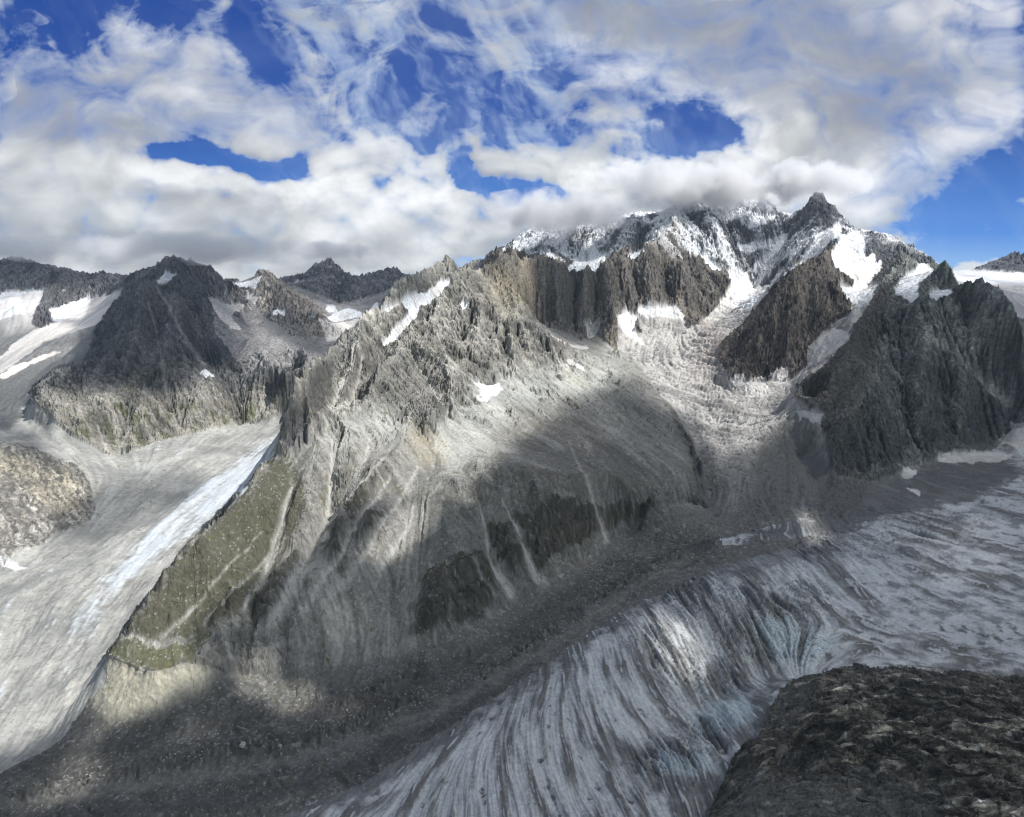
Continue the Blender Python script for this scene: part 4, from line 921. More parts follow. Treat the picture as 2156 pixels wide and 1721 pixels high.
gly = sm(2.2, 4.2, flow) * sm(2, -8, carve)
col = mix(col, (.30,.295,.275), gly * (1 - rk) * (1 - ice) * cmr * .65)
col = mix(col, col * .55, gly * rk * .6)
col = mix(col, col * 1.35, sm(6, 24, carve) * rk * .6)  # ribs lightened over darkened gullies, shading put into the colour
col = col * (1 + (lp | rm_) * .45 * np.tanh(carve / 12) + (cmr & (rk > .5)) * .45 * np.tanh(carve / 10) + wl_ * .35 * np.tanh(carve / 14))[..., None]  # relief shading painted by carve depth: hollows darker, ribs lighter
stk = cmr * (1 - rk) * (1 - sm(.0, .3, olive)) * sm(900, 980, V + .1 * (U - 700))
col = mix(col, (.33,.325,.30), stk * sm(.5, 2.0, .8 * l2 + .5 * l3 + .3 * l1) * .65)
col = mix(col, (.085,.083,.072), stk * sm(.5, 2.0, -.8 * l2 - .6 * l3) * .55)
smask = at_mask(poly_mask([REG[KEYS.index('slabs')][2]], 12), np.clip(U, 8, 2148), V); col = mix(col, (.27,.265,.245), sl * sm(.95, .45, smask + .4 * tone2) * .9)
tmask = at_mask(poly_mask([REG[KEYS.index('trough')][2]], 11), U, V)
col = mix(col, (.125,.122,.113), cmr * sm(.05, .5, tmask) * .85); col = mix(col, (.15,.147,.135), isr('trough') * sm(.95, .5, tmask) * (V < 1440) * .8)
# chutes of pale scree, grass
col = mix(col, (.40,.39,.36), np.clip(chute * 1.15 + chute * .4 * l1, 0, 1) * .9)
col = mix(col, (.092,.092,.045), sm(.2, .9, grass + .9 * tone2 + .4 * grit) * .85)
# trough: grey-brown debris, pale moraine cliff under the grass
tr = isr('trough')
col = mix(col, (.36,.34,.27), tr * at_mask(poly_mask([[(222,1385),(300,1417),(395,1398),(450,1405),(440,1450),(330,1500),(230,1520),(190,1470)]], 6), U, V) * .9)
col = mix(col, (.105,.10,.095), tr * sm(.2, .7, hump + .3 * tone2) * .6)
col = mix(col, (.27,.265,.25), tr * (dv > .95) * sm(.40, .2, dd) * .8)
col = mix(col, (.34,.33,.31), scree * (dv > .93) * sm(.45, .2, dd) * sm(5200, 3000, Yv) * .8)
col = mix(col, (.40,.395,.375), (1 - ice) * (1 - .5 * rocky) * speck * .38 * (1 - .7 * sm(.1, .5, olive)) * (1 - .7 * g_left) * (~m_rock | isr('near_rock')))
for line_, c_, a_ in (([(-20,1700,10),(250,1660,12),(520,1622,12),(760,1560,12),(960,1480,10),(1120,1385,10),(1290,1270,8),(1440,1180,8)], (.20,.195,.18), .6), ([(0,1740,14),(300,1705,16),(560,1680,16),(780,1600,12),(960,1510,10),(1130,1400,8)], (.075,.075,.072), .7), ([(430,1520,14),(700,1500,16),(900,1430,12),(1080,1340,12),(1220,1240,10)], (.085,.08,.072), .6), ([(640,1450,16),(860,1400,14),(1010,1345,12)], (.17,.165,.15), .5), ([(60,1620,16),(200,1580,16),(330,1555,14)], (.08,.078,.072), .6)):
    mk_ = at_mask(stroke_mask([(line_, 1)], 2), Uw + 14 * wx, Vw + 10 * wy)
    col = mix(col, c_, tr * mk_ * a_ * (1 + .8 * tone2))
# glaciers
dirt = sm(-.7, 1.5, .55 * l3 + .75 * l2 + .45 * l1 + .9 * tone)
edge_l = at_mask(stroke_mask([([(560,1735,26),(760,1655,30),(900,1565,32),(1020,1485,34),(1150,1405,30),(1230,1345,26),(1340,1270,26),(1450,1218,26),(1560,1160,28),(1700,1110,34),(1800,1060,40)], 1), ([(1300,1570,30),(1400,1640,50),(1500,1640,70),(1480,1721,90)], .9), ([(1640,1420,26),(1600,1480,26),(1570,1560,30)], .9), ([(1750,1415,10),(1900,1410,10),(2156,1425,12)], .8), ([(1780,1000,40),(1900,1040,50),(2000,1000,40),(2120,985,30)], .9), ([(1150,1480,20),(1250,1600,40),(1300,1700,40)], .35)], 6), Uw, Vw)
col = np.where(g_main[..., None], mix(mix(np.broadcast_to(np.array((.57,.585,.58), np.float32), col.shape), (.125,.12,.11), dirt * .95), (.125,.125,.122), sm(.2, .9, edge_l + .35 * tone2 + .12 * l2) * .92), col)
col = mix(col, (.48,.56,.585), g_main * sm(.2, .9, blue + .2 * l1) * .75)
blot = fbm(X / 75, Yv / 60, 5, 131)
col = mix(col, (.13,.13,.13), g_main * np.clip(cz * 1.5, 0, 1) * sm(-.45, -1.1, l2) * .85)  # crevasses painted darker, for depth that flat shade leaves out
col = mix(col, (.16,.16,.165), g_main * sm(1700, 1850, U) * sm(.02, .35, blot) * .7)
col = mix(col, (.55,.555,.57), g_main * sm(1700, 1850, U) * sm(.05, .35, -blot) * .5)
col = mix(col, (.60,.61,.62), g_main * sm(1.2, 2.0, l1 + .3 * l2) * .7)
col = mix(col, (.12,.12,.118), g_main * (sm(.16, 0, fg) * .5 + sm(.14, 0, eg) * .5) * np.clip(cz * 1.5, 0, 1))
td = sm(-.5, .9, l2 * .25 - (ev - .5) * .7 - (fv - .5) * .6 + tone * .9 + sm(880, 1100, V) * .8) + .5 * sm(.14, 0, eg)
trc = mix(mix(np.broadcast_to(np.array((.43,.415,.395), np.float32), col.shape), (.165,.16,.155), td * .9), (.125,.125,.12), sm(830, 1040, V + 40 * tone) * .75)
col = np.where(g_trib[..., None], trc, col)
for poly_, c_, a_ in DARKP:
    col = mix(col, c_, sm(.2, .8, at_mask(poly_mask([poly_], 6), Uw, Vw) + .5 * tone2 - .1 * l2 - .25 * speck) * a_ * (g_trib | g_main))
tsnow = sm(690, 610, V + 30 * tone) * g_trib
col = mix(col, (.72,.70,.68), tsnow * .8)
col = mix(col, (.30,.20,.17), g_trib * at_mask(poly_mask([[(1470,700),(1530,690),(1540,740),(1490,770)], [(1440,760),(1480,770),(1470,810)]], 12), U, V) * .4)
lv = g_left; col = mix(col, (.17,.175,.17), lv * sm(-.15, .45, fbm(X / 330, Yv / 330, 5, 193) + .06 * l3) * .65); col = mix(col, (.44,.43,.40), lv * sm(.1, .5, fbm(X / 150, Yv / 150, 4, 194)) * .5)
col = mix(col, (.50,.54,.58), lv * sm(.2, .8, clean + .13 * l2 + .08 * l1 + .4 * tone2 + .2 * tone) * (.85 + .15 * np.clip(l1, -1, 1)))
ug = isr('upper_glacier', 'basin'); col = mix(col, (.55,.53,.52), isr('upper_glacier') * sm(715, 650, V + 25 * tone + 6 * l2) * .8)
col = mix(col, (.60,.575,.55), firn * (.75 + .12 * np.clip(l2, -2, 2)))
pl = isr('plateau'); col = mix(col, (.42,.40,.39), pl * sm(600, 660, V + 10 * l2) * .8)
scol = mix(np.broadcast_to(np.array((.68,.70,.725), np.float32), col.shape), (.46,.43,.405), sm(.0, 1.3, tone + .35 * tone2 + .25 * l2 + .25 * l3 + .3) * (~isr('massif')) * .75 + isr('massif') * sm(.3, 1.4, l2 * .5 + l3 * .4) * .35)
scol = mix(scol, (.40,.44,.50), sm(.10, .0, np.abs(fbm(X / 160, Yv / 60, 3, 151))) * .35)
col = mix(col, 0, snow_t * .97) + scol * (snow_t * .97)[..., None]
# near rock: dark patches with pale scars
col = mix(col, (.20,.19,.155), nr * sm(.35, .75, ridged(qx / 110, ns / 15, 86) * .5 + .7 * tone2 + .15) * .75)
col = mix(col, (.03,.03,.024), nr * sm(.0, .4, -tone - .5 * tone2) * .75)
def slabs_of(a, b, la, lb, sd_):
    r_ = np.floor(a / la); fr_ = a / la - r_; off = white(r_, r_ * 0, sd_) * 7
    c_ = np.floor(b / lb + off); fc_ = b / lb + off - c_
    e_ = np.maximum(sm(.10, .0, fr_), sm(.05, .0, fc_) * .8)
    return white(r_, c_, sd_ + 1), e_
for la, lb, sd_ in ((34, 120, 701), (13, 38, 703)):
    for msk, a__, b__ in ((nr, ns + 9 * tone_ * 3 + 10 * wx, qx + 25 * wy), (sl, sc_ * .6 + 5 * wx, sa2 * .35 + 8 * wy)):
        rv, ed = slabs_of(a__, b__, la, lb, sd_)
        col = col * (1 + msk * (np.where(sl, .3, .75) * (rv - .5)))[..., None]
        col = mix(col, col * .25, msk * ed * np.where(sl, .35, .8))
        col = mix(col, col * 2.2 + .02, msk * (rv > .9) * np.where(sl, .15, .7))
col = mix(col, (.02,.02,.018), nr * sm(.10, .0, np.abs(perlin(qx / 120, ns / 200, 89))) * .8)
col = mix(col, (.15,.15,.14), nr * at_mask(poly_mask([[(1650,1430),(1720,1425),(1700,1500),(1560,1640),(1500,1760),(1480,1760),(1600,1570)], [(1560,1640),(1800,1650),(2000,1680),(1900,1760),(1500,1760)], [(1700,1412),(2156,1430),(2156,1450),(1800,1440)]], 14), Uw, Vw) * .6)
col = mix(col, (.12,.115,.105), sl * sm(.45, .85, ridged(sc_ / 32, sa2 / 200, 87) + .5 * tone2) * .85)
col = np.clip(col, .012, .92)
soft = np.clip(np.maximum(snow_t, ice * .6), 0, 1)
log('cover')

# ---------------------------------------------------------------- land material
def new_mat(name):
    m = bpy.data.materials.new(name); m.use_nodes = True; return m, m.node_tree.nodes, m.node_tree.links, m.node_tree.nodes['Principled BSDF']
def land_mat(name, bump, scale, rough=.93, spec=.12, var=.5):
    m, n, l, b = new_mat(name)
    at = n.new('ShaderNodeAttribute'); at.attribute_name = 'ground'
    geo = n.new('ShaderNodeNewGeometry')
    nz = n.new('ShaderNodeTexNoise'); nz.inputs['Scale'].default_value = 1 / scale; nz.inputs['Detail'].default_value = 8; nz.inputs['Roughness'].default_value = .68
    l.new(geo.outputs['Position'], nz.inputs['Vector'])
    mr = n.new('ShaderNodeMapRange'); mr.inputs[1].default_value = .3; mr.inputs[2].default_value = .7; mr.inputs[3].default_value = 1 - var; mr.inputs[4].default_value = 1 + var
    l.new(nz.outputs[0], mr.inputs[0])
    mx_ = n.new('ShaderNodeVectorMath'); mx_.operation = 'MULTIPLY'
    l.new(at.outputs['Color'], mx_.inputs[0]); l.new(mr.outputs[0], mx_.inputs[1]); l.new(mx_.outputs[0], b.inputs['Base Color'])
    bp = n.new('ShaderNodeBump'); bp.inputs['Strength'].default_value = 1; bp.inputs['Distance'].default_value = bump
    l.new(nz.outputs[0], bp.inputs['Height']); l.new(bp.outputs[0], b.inputs['Normal'])
    b.inputs['Roughness'].default_value = rough; b.inputs['Specular IOR Level'].default_value = spec
    return m
M_ROCK = land_mat('rock', 9, 22); M_SCREE = land_mat('scree', 1.5, 14, var=.25); M_ICE = land_mat('glacier_ice', 1.7, 13, .75, .3, .22)
M_DEBRIS = land_mat('debris_covered_ice', .9, 18, var=.15)
M_NEAR = land_mat('near_rock', 1.1, 7)
REGM_ = dict(far_peaks=M_ROCK, basin=M_ROCK, tan_peak=M_ROCK, skyline_left=M_ROCK, upper_glacier=M_ICE, left_valley=M_DEBRIS, slabs=M_ROCK, left_pyramid=M_ROCK, massif=M_ROCK, plateau=M_ICE, far_right_peak=M_ROCK,
 tributary=M_ICE, wall=M_ROCK, glacier_pyramid=M_ROCK, right_mountain=M_ROCK, central_mountain=M_SCREE, trough=M_SCREE, main_glacier=M_ICE, near_rock=M_NEAR)
NAMES = {
 'far_peaks': ('mountain', 'distant grey rock peaks on the skyline beyond the left basin', 'mountain'),
 'basin': ('terrain', 'rocky glaciated basin between the dark pyramid and the central mountain', 'rocky basin'),
 'tan_peak': ('mountain', 'small tan peak with a white snow saddle on its left shoulder', 'mountain'),
 'skyline_left': ('ridge', 'long dark skyline ridge under the clouds at the far left', 'mountain ridge'),
 'upper_glacier': ('glacier', 'pale streaked glacier descending left of the dark pyramid mountain', 'glacier'),
 'left_valley': ('glacier', 'debris covered valley glacier with a white ice stripe down its middle', 'glacier'),
 'slabs': ('terrain', 'cracked tan rock slabs on the left edge of the valley', 'rock slabs'),
 'left_pyramid': ('mountain', 'dark pyramid mountain with pale cliffs at its foot', 'mountain'),
 'massif': ('mountain', 'high snowy massif whose summits reach into the cloud', 'mountain'),
 'plateau': ('glacier', 'bright snow plateau behind the dark right mountain', 'snow plateau'),
 'far_right_peak': ('mountain', 'small bluish peak above the snow plateau', 'mountain'),
 'tributary': ('glacier', 'rough tan and white glacier pouring down between the rock pyramid and the jagged wall', 'glacier'),
 'wall': ('ridge', 'jagged dark rock wall with spires right of the central summit', 'mountain ridge'),
 'glacier_pyramid': ('mountain', 'brown rock pyramid standing in the glacier below the snowy massif', 'mountain'),
 'right_mountain': ('mountain', 'broad dark grey mountain in shade with a small snowfield near its top', 'mountain'),
 'central_mountain': ('mountain', 'central mountain with a diagonal snow gully, grey scree chutes and green lower spur', 'mountain'),
 'trough': ('terrain', 'grey brown moraine trough between the central mountain and the striped glacier', 'moraine'),
 'main_glacier': ('glacier', 'large striped grey glacier with crevasses sweeping across the lower right', 'glacier'),
 'near_rock': ('terrain', 'dark rounded rock shoulder in the near right corner', 'rock outcrop'),
}
def grid_object(name, mask, verts, shape, mat, colr=None, smooth=True, attr='ground'):
    NRm, NAm = shape
    i, j = np.nonzero(mask)
    a = i * NAm + j
    q = np.stack([a, a + 1, a + NAm + 1, a + NAm], 1)
    uq, inv = np.unique(q, return_inverse=True)
    me = bpy.data.meshes.new(name)
    me.vertices.add(len(uq)); me.vertices.foreach_set('co', verts[uq].astype(np.float32).ravel())
    me.loops.add(q.size); me.loops.foreach_set('vertex_index', inv.ravel().astype(np.int32))
    me.polygons.add(len(q)); me.polygons.foreach_set('loop_start', np.arange(0, q.size, 4, dtype=np.int32))
    if colr is not None:
        c4 = np.ones((len(uq), 4), np.float32); c4[:, :3] = colr[uq]
        at = me.attributes.new(attr, 'FLOAT_COLOR', 'POINT'); at.data.foreach_set('color', c4.ravel())
    me.polygons.foreach_set('use_smooth', np.full(len(q), smooth))
    me.update(calc_edges=True); me.materials.append(mat)
    o = bpy.data.objects.new(name, me); COL.objects.link(o)
    return o
def tag(o, label=None, cat=None, kind=None, group=None):
    if label: o['label'] = label
    if cat: o['category'] = cat
    if kind: o['kind'] = kind
    if group: o['group'] = group
    return o
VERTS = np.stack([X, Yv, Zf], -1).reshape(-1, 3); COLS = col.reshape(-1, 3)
freg = reg[:-1, :-1]
for k, key in enumerate(KEYS):
    m = freg == k
    if m.any():
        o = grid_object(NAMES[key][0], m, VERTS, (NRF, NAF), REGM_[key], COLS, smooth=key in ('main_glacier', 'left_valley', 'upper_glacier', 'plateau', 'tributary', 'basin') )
        tag(o, NAMES[key][1], NAMES[key][2], 'structure')
log('land built')
# ---------------------------------------------------------------- unseen clouds added towards the sun, shaped to shade the land as traced
def cloud_mat(name, density, aniso=.3):
    m = bpy.data.materials.new(name); m.use_nodes = True; n = m.node_tree.nodes; n.clear()
    out = n.new('ShaderNodeOutputMaterial'); pv = n.new('ShaderNodeVolumePrincipled')
    pv.inputs['Color'].default_value = (.95,.95,.96,1); pv.inputs['Density'].default_value = density; pv.inputs['Anisotropy'].default_value = aniso
    m.node_tree.links.new(pv.outputs[0], out.inputs['Volume'])
    return m
DK = 36.0; DZ = 4600.0
vis_f = visible(Zf, X, Yv) & (U > -60) & (U < 2220) & (V > 500) & (V < 1780)
jx = fbm(X / 420, Yv / 420, 4, 221); jy = fbm(X / 420 + 40, Yv / 420, 4, 222)
sv = at_mask(SHM, U + 34 * jx, V + 26 * jy)[vis_f]
tt_ = (DZ - Zf[vis_f]) / SUN[2]
px = X[vis_f] + SUN[0] * tt_; py = Yv[vis_f] + SUN[1] * tt_
DX0, DX1, DY0, DY1 = -3000.0, 15000.0, -1500.0, 10500.0
nx, ny = int((DX1 - DX0) / DK), int((DY1 - DY0) / DK)
ok = (px > DX0) & (px < DX1 - DK) & (py > DY0) & (py < DY1 - DK)
i = ((py[ok] - DY0) / DK).astype(int); j = ((px[ok] - DX0) / DK).astype(int)
acc = np.zeros((ny, nx)); cnt = np.zeros((ny, nx))
np.add.at(acc, (i, j), sv[ok]); np.add.at(cnt, (i, j), 1)
fillw = (cnt > 0).astype(float); filled = np.where(cnt > 0, acc / np.maximum(cnt, 1), 0)
A_ = filled * fillw; W_ = fillw
num = A_.copy(); den = W_.copy()
for r_ in (1, 3, 7):
    bn, bd = blur(A_, r_, 2), blur(W_, r_, 2)
    num = np.where(den > 1e-6, num, bn); den = np.where(den > 1e-6, den, bd)
SD = np.where(den > 1e-6, num / np.maximum(den, 1e-9), 0)
jj, ii = np.meshgrid(np.arange(nx), np.arange(ny))
DXg = DX0 + jj * DK; DYg = DY0 + ii * DK
lump = fbm(DXg / 900, DYg / 900, 4, 201)
th = SD ** 1.1 * 52 * (1 + .25 * lump)
# keep it out of the frame: nothing where the picture would see it
du, dv_ = project(DXg, DYg, np.full(DXg.shape, DZ + 300.0))
th[(DYg > 600) & (dv_ > -40) & (du > -200) & (du < 2360)] = 0
mk = th > 1.5
qm = mk[:-1, :-1] & mk[1:, :-1] & mk[:-1, 1:] & mk[1:, 1:]
# separate clouds: connected patches of the layer
lab = np.zeros(qm.shape, int); cur = 0
todo = qm.copy()
while todo.any():
    s0 = np.argwhere(todo)[0]; stack = [tuple(s0)]; cellsn = []
    todo[tuple(s0)] = False
    while stack:
        a, b = stack.pop(); cellsn.append((a, b))
        for da, db in ((1,0),(-1,0),(0,1),(0,-1)):
            c, d = a + da, b + db
            if 0 <= c < qm.shape[0] and 0 <= d < qm.shape[1] and todo[c, d]: todo[c, d] = False; stack.append((c, d))
    if len(cellsn) < 12: continue
    cur += 1
    for c in cellsn: lab[c] = cur
M_CLOUD = cloud_mat('shade_cloud', .036)
top = DZ + th * .75; bot = DZ - th * .25
for k in range(1, cur + 1):
    i, j = np.nonzero(lab == k)
    def vid(a, b): return a * nx + b
    up = np.stack([vid(i, j), vid(i, j + 1), vid(i + 1, j + 1), vid(i + 1, j)], 1)
    N_ = nx * ny
    dn = up[:, ::-1] + N_
    sides = []
    inside = lab == k
    ip = np.pad(inside, 1)
    for (da, db, e0, e1) in ((-1, 0, (0, 0), (0, 1)), (1, 0, (1, 1), (1, 0)), (0, -1, (1, 0), (0, 0)), (0, 1, (0, 1), (1, 1))):
        nb = ip[1 + da:1 + da + inside.shape[0], 1 + db:1 + db + inside.shape[1]]
        a, b = np.nonzero(inside & ~nb)
        p, q_ = vid(a + e0[0], b + e0[1]), vid(a + e1[0], b + e1[1])
        sides.append(np.stack([q_, p, p + N_, q_ + N_], 1))
    quads = np.concatenate([up, dn] + sides)
    allv = np.concatenate([np.stack([DXg, DYg, top], -1).reshape(-1, 3), np.stack([DXg, DYg, bot], -1).reshape(-1, 3)])
    uq, inv = np.unique(quads, return_inverse=True)
    me = bpy.data.meshes.new('cloud'); me.vertices.add(len(uq)); me.vertices.foreach_set('co', allv[uq].astype(np.float32).ravel())
    me.loops.add(quads.size); me.loops.foreach_set('vertex_index', inv.ravel().astype(np.int32))
    me.polygons.add(len(quads)); me.polygons.foreach_set('loop_start', np.arange(0, quads.size, 4, dtype=np.int32))
    me.update(calc_edges=True); me.materials.append(M_CLOUD)
    o = bpy.data.objects.new('cloud', me); COL.objects.link(o)
    tag(o, 'unseen white cloud overhead, shaped to shade the slopes below', 'cloud', 'structure', 'clouds overhead')
log('clouds overhead', cur)

# ---------------------------------------------------------------- the sky: where the cloud is thick, thin or torn open
HOLES = [   # (outline, how clear, softness)
 ([(-60,78),(30,84),(90,92),(180,132),(190,172),(275,184),(235,150),(205,105),(212,64),(262,50),(300,62),(330,95),(372,100),(400,60),(440,50),(480,108),(500,150),(560,172),(610,160),(620,90),(560,40),(460,10),(380,-30),(100,-30),(40,25),(-60,60)], 1.15, 7),
 ([(212,60),(262,52),(300,68),(330,92),(400,100),(440,60),(470,110),(440,135),(330,125),(270,150),(225,110)], -.55, 8),
 ([(255,325),(330,300),(450,300),(560,342),(640,345),(652,362),(560,378),(480,358),(400,340),(310,332)], 1.75, 4),
 ([(600,20),(760,30),(820,20),(1010,50),(1070,110),(1180,185),(1240,190),(1330,240),(1350,300),(1240,345),(1180,350),(1100,385),(960,330),(860,360),(780,340),(700,270),(640,200),(590,120)], .74, 20),
 ([(930,90),(990,110),(1050,160),(1062,215),(1020,245),(960,225),(925,150)], .30, 12), ([(770,140),(830,150),(870,215),(845,250),(800,240),(770,190)], .28, 12), ([(770,262),(820,262),(830,290),(780,300)], .35, 9), ([(840,90),(900,80),(920,110),(880,140)], .35, 8), ([(1080,190),(1170,185),(1200,225),(1120,240)], .4, 8), ([(960,240),(1020,290),(1050,330),(1000,310)], .35, 6),
 ([(940,335),(975,320),(1010,372),(1080,385),(1180,398),(1205,402),(1150,418),(1110,424),(1020,412),(965,400)], 1.45, 3),
 ([(775,368),(835,375),(820,392),(780,385)], .9, 3),
 ([(1295,330),(1360,215),(1400,205),(1480,228),(1560,262),(1605,272),(1560,285),(1530,305),(1520,330),(1480,318),(1430,330),(1420,352),(1370,345)], .75, 7),
 ([(1400,222),(1480,234),(1560,266),(1590,276),(1540,290),(1520,320),(1470,312),(1425,325),(1400,290)], .9, 4),
 ([(2300,290),(2156,322),(2050,355),(1985,402),(1905,442),(1865,475),(1920,505),(1975,556),(2010,590),(2300,620)], 1.5, 6),
 ([(850,600),(862,582),(960,562),(1040,546),(1066,524),(1072,560),(1000,610)], 1.6, 4),
 ([(615,462),(680,450),(720,455),(690,468),(640,470)], .55, 6), ([(800,432),(850,436),(840,446)], .7, 3), ([(1020,22),(1060,30),(1045,50)], .6, 6), ([(580,345),(660,348),(640,370),(600,365)], .5, 4), ([(1690,350),(1760,330),(1790,345),(1720,365)], .3, 10),
]
WISPS = [([(612,60,12),(650,110,18),(685,190,20),(720,245,18),(775,285,12)], .75), ([(830,150,7),(868,200,9),(878,240,8),(840,280,7),(790,300,7)], .6), ([(965,135,5),(905,195,8),(872,250,7)], .6), ([(955,275,6),(1010,318,9),(1080,350,9),(1190,368,8)], .75), ([(1030,365,7),(1100,350,8),(1200,360,8),(1265,338,9)], .7), ([(1060,140,8),(1120,178,9),(1165,205,8)], .5), ([(1000,50,12),(1050,120,12),(1082,185,10)], .6), ([(1180,252,8),(1260,238,10),(1340,248,10),(1425,266,6)], .8), ([(1275,292,8),(1335,280,8)], .8), ([(755,60,12),(800,130,12),(822,185,8)], .55),
 ([(1895,508,6),(1945,500,11),(2000,484,10),(2030,475,7)], .95), ([(2030,482,8),(2075,478,8),(2112,482,5)], .95), ([(1985,466,9),(1998,492,8)], .9), ([(1940,530,4),(1985,525,5)], .7), ([(1870,465,8),(1930,455,8)], .6), ([(1990,574,8),(2040,560,13),(2100,560,13)], 1.9), ([(2140,430,8),(2170,425,10)], .8), ([(1880,545,4),(2060,505,4)], .35),
 ([(900,548,4),(980,530,4)], .5), ([(890,572,3),(1010,556,3)], .45), ([(1490,316,8),(1508,330,8)], .5)]
BRIGHT = [([(1080,430,14),(1150,402,16),(1230,375,18),(1300,352,20),(1360,350,18)], .75), ([(1450,322,16),(1455,350,18)], .6), ([(1560,285,18),(1610,262,24),(1570,320,30),(1610,350,30)], .6), ([(1180,100,34),(1300,150,44),(1420,190,34),(1560,230,24)], .62), ([(1600,420,36),(1750,400,44),(1850,385,34)], .55), ([(1900,340,34),(2050,270,46),(2156,240,34)], .5), ([(1700,420,30),(1850,440,26)], .5),
 ([(660,90,20),(690,200,26),(740,260,20)], .3), ([(400,200,30),(500,240,34),(600,265,30)], .35), ([(300,345,30),(450,375,34),(560,395,30)], .35), ([(150,578,12),(60,572,10),(260,595,9)], .8), ([(620,400,30),(750,420,34),(900,430,35)], .40), ([(640,500,30),(760,470,36)], .3), ([(1150,480,24),(1300,440,26)], .25), ([(520,575,12),(600,585,12)], .35), ([(2130,60,50),(2080,20,50)], .5), ([(980,480,26),(900,530,22)], .35), ([(820,385,20),(930,395,24)], .45), ([(130,470,40),(300,440,40)], .15), ([(320,70,20),(300,90,20)], .2), ([(700,590,14),(820,590,14)], .35)]
DARK = [([(1250,10,70),(1500,40,80),(1700,60,80),(1850,130,70)], .55), ([(1560,330,30),(1700,300,50),(1800,240,70),(1950,170,60)], .35), ([(150,500,20),(240,520,28),(380,525,30),(480,522,28),(580,515,22)], .5), ([(-20,520,30),(110,530,22)], .45), ([(700,548,12),(800,520,16)], .35), ([(40,170,60),(120,260,60)], .25), ([(380,480,26),(640,470,18)], .2), ([(1050,470,18),(950,500,14)], .3), ([(1380,420,16),(1500,400,18),(1600,380,14)], .3), ([(500,410,26),(300,430,30)], .15), ([(1080,500,12),(1250,474,13),(1400,448,12)], .45), ([(700,20,60),(560,-10,60)], .3), ([(230,280,30),(330,265,24)], .2)]
def sky_colour(su, sv, front):
    w1 = fbm(su / 260, sv / 200, 3, 401); w2 = fbm(su / 260 + 7, sv / 200 + 3, 3, 402)
    q1 = 30 * fbm(su / 150, sv / 110, 5, 403) + 26 * fbm(su / 44, sv / 38, 5, 423, .62); q2 = 22 * fbm(su / 150 + 9, sv / 110 + 4, 5, 404) + 22 * fbm(su / 44 + 8, sv / 38 + 8, 5, 424, .62)
    puff = sm(265, 345, sv) * sm(1560, 1480, su) + sm(1480, 1560, su) * sm(180, 300, sv)
    puff = np.clip(puff, 0, 1) * sm(1900, 1700, su)
    cu = np.clip(su + q1 * (1 - .55 * puff), 6, 2148); cv = np.clip(sv + q2 * (1 - .55 * puff), 6, 1690)
    clear = np.zeros(su.shape)
    for p, w, b in [(p, w * (1.12 if p[0][1] < 300 else 1.05), b * (2.4 if p[0][1] < 300 else 1.4) + 2) for p, w, b in HOLES]: clear = clear + at_mask(poly_mask([[(min(max(a, -20), 2176), max(c, -20)) for a, c in p]], b), cu, cv) * w
    def strokes(lst, bl=5, wob=1.0):
        tot = np.zeros((MH, MW))
        for p, w in lst: tot = np.maximum(tot, stroke_mask([(p, 1)], bl) * w)
        return at_mask(tot, np.clip(su + q1 * wob, 6, 2148), np.clip(sv + q2 * wob, 6, 1690))
    wi = strokes(WISPS, 3, .9)
    inside = sm(-30, 40, su) * sm(2190, 2120, su) * sm(-40, 10, sv) * front
    gen = .55 + 1.3 * fbm(su / 500, sv / 240, 5, 405)
    clear = clear * inside + (1 - inside) * gen
    n6 = fbm(su / 120 + .9 * w1, sv / 78 + .9 * w2, 7, 406, .56)
    ang = su * .55 + sv * .83; bng = -su * .83 + sv * .55
    ci = fbm(ang / 300 + 1.6 * w1, bng / 62 + 1.1 * w2 + .3 * n6, 6, 407, .56)
    ci2 = 1 - np.abs(fbm(su / 170 + 1.2 * w2, sv / 60 + 1.5 * w1, 5, 408, .6)) * 3.0
    def pfs(x, y, seed):
        d, _, _ = cells(x, y, seed); return 1 - np.clip(d, 0, 1) ** 2
    pf = .50 * pfs(su / 92 + .7 * w1 + .25 * n6, sv / 70 + .6 * w2 + .25 * n6, 411) + .28 * pfs(su / 40 + .5 * n6, sv / 32 + .5 * n6, 412) + .15 * pfs(su / 19 + .6 * n6, sv / 16, 413) + .07 * pfs(su / 10 + n6, sv / 9, 414)
    pf = blur(pf, 1, 1) - .74
    field = 1.3 + .25 * puff - 1.75 * clear + (1.25 + 1.1 * sm(1750, 1900, su)) * wi
    thin = sm(.1, .5, clear) * sm(1.6, 1.0, clear)
    D = field + (1.7 * n6 + 1.3 * thin * ci + .5 * thin * (ci2 - .3)) * (1 - .7 * puff) + puff * (.8 * n6 + 2.6 * pf)
    k = .72 + 1.5 * puff
    alpha = 1 - np.exp(-k * np.clip(D - .02 - .12 * puff, 0, 9) ** (1.25 - .25 * puff))
    big = fbm(su / 330 + .4 * w1, sv / 130 + .4 * w2, 5, 415)
    med = fbm(su / 120 + w1, sv / 62 + w2, 5, 416)
    core = blur(np.clip(D, 0, 2), 6, 2)
    up = np.concatenate([core[26:], np.repeat(core[-1:], 26, 0)])
    lit = np.clip(core - up, -.8, .8)
    pzone = strokes([([(1060,440,30),(1200,390,44),(1350,350,44),(1480,350,50),(1560,290,40)], 1), ([(640,400,50),(800,400,50),(950,440,50),(1080,460,40)], .9), ([(300,360,30),(560,400,40)], .6), ([(1600,330,80),(1800,400,60)], .4), ([(560,560,16),(800,560,30),(1000,500,30)], .9), ([(100,580,14),(230,585,10)], .8), ([(620,500,60),(800,480,50)], .5)], 12)
    gy = np.gradient(blur(pf, 1, 1), axis=0); gx = np.gradient(blur(pf, 1, 1), axis=1)
    relief = np.clip((gy * 1.0 + gx * .5) * 5.0, -.3, .3)
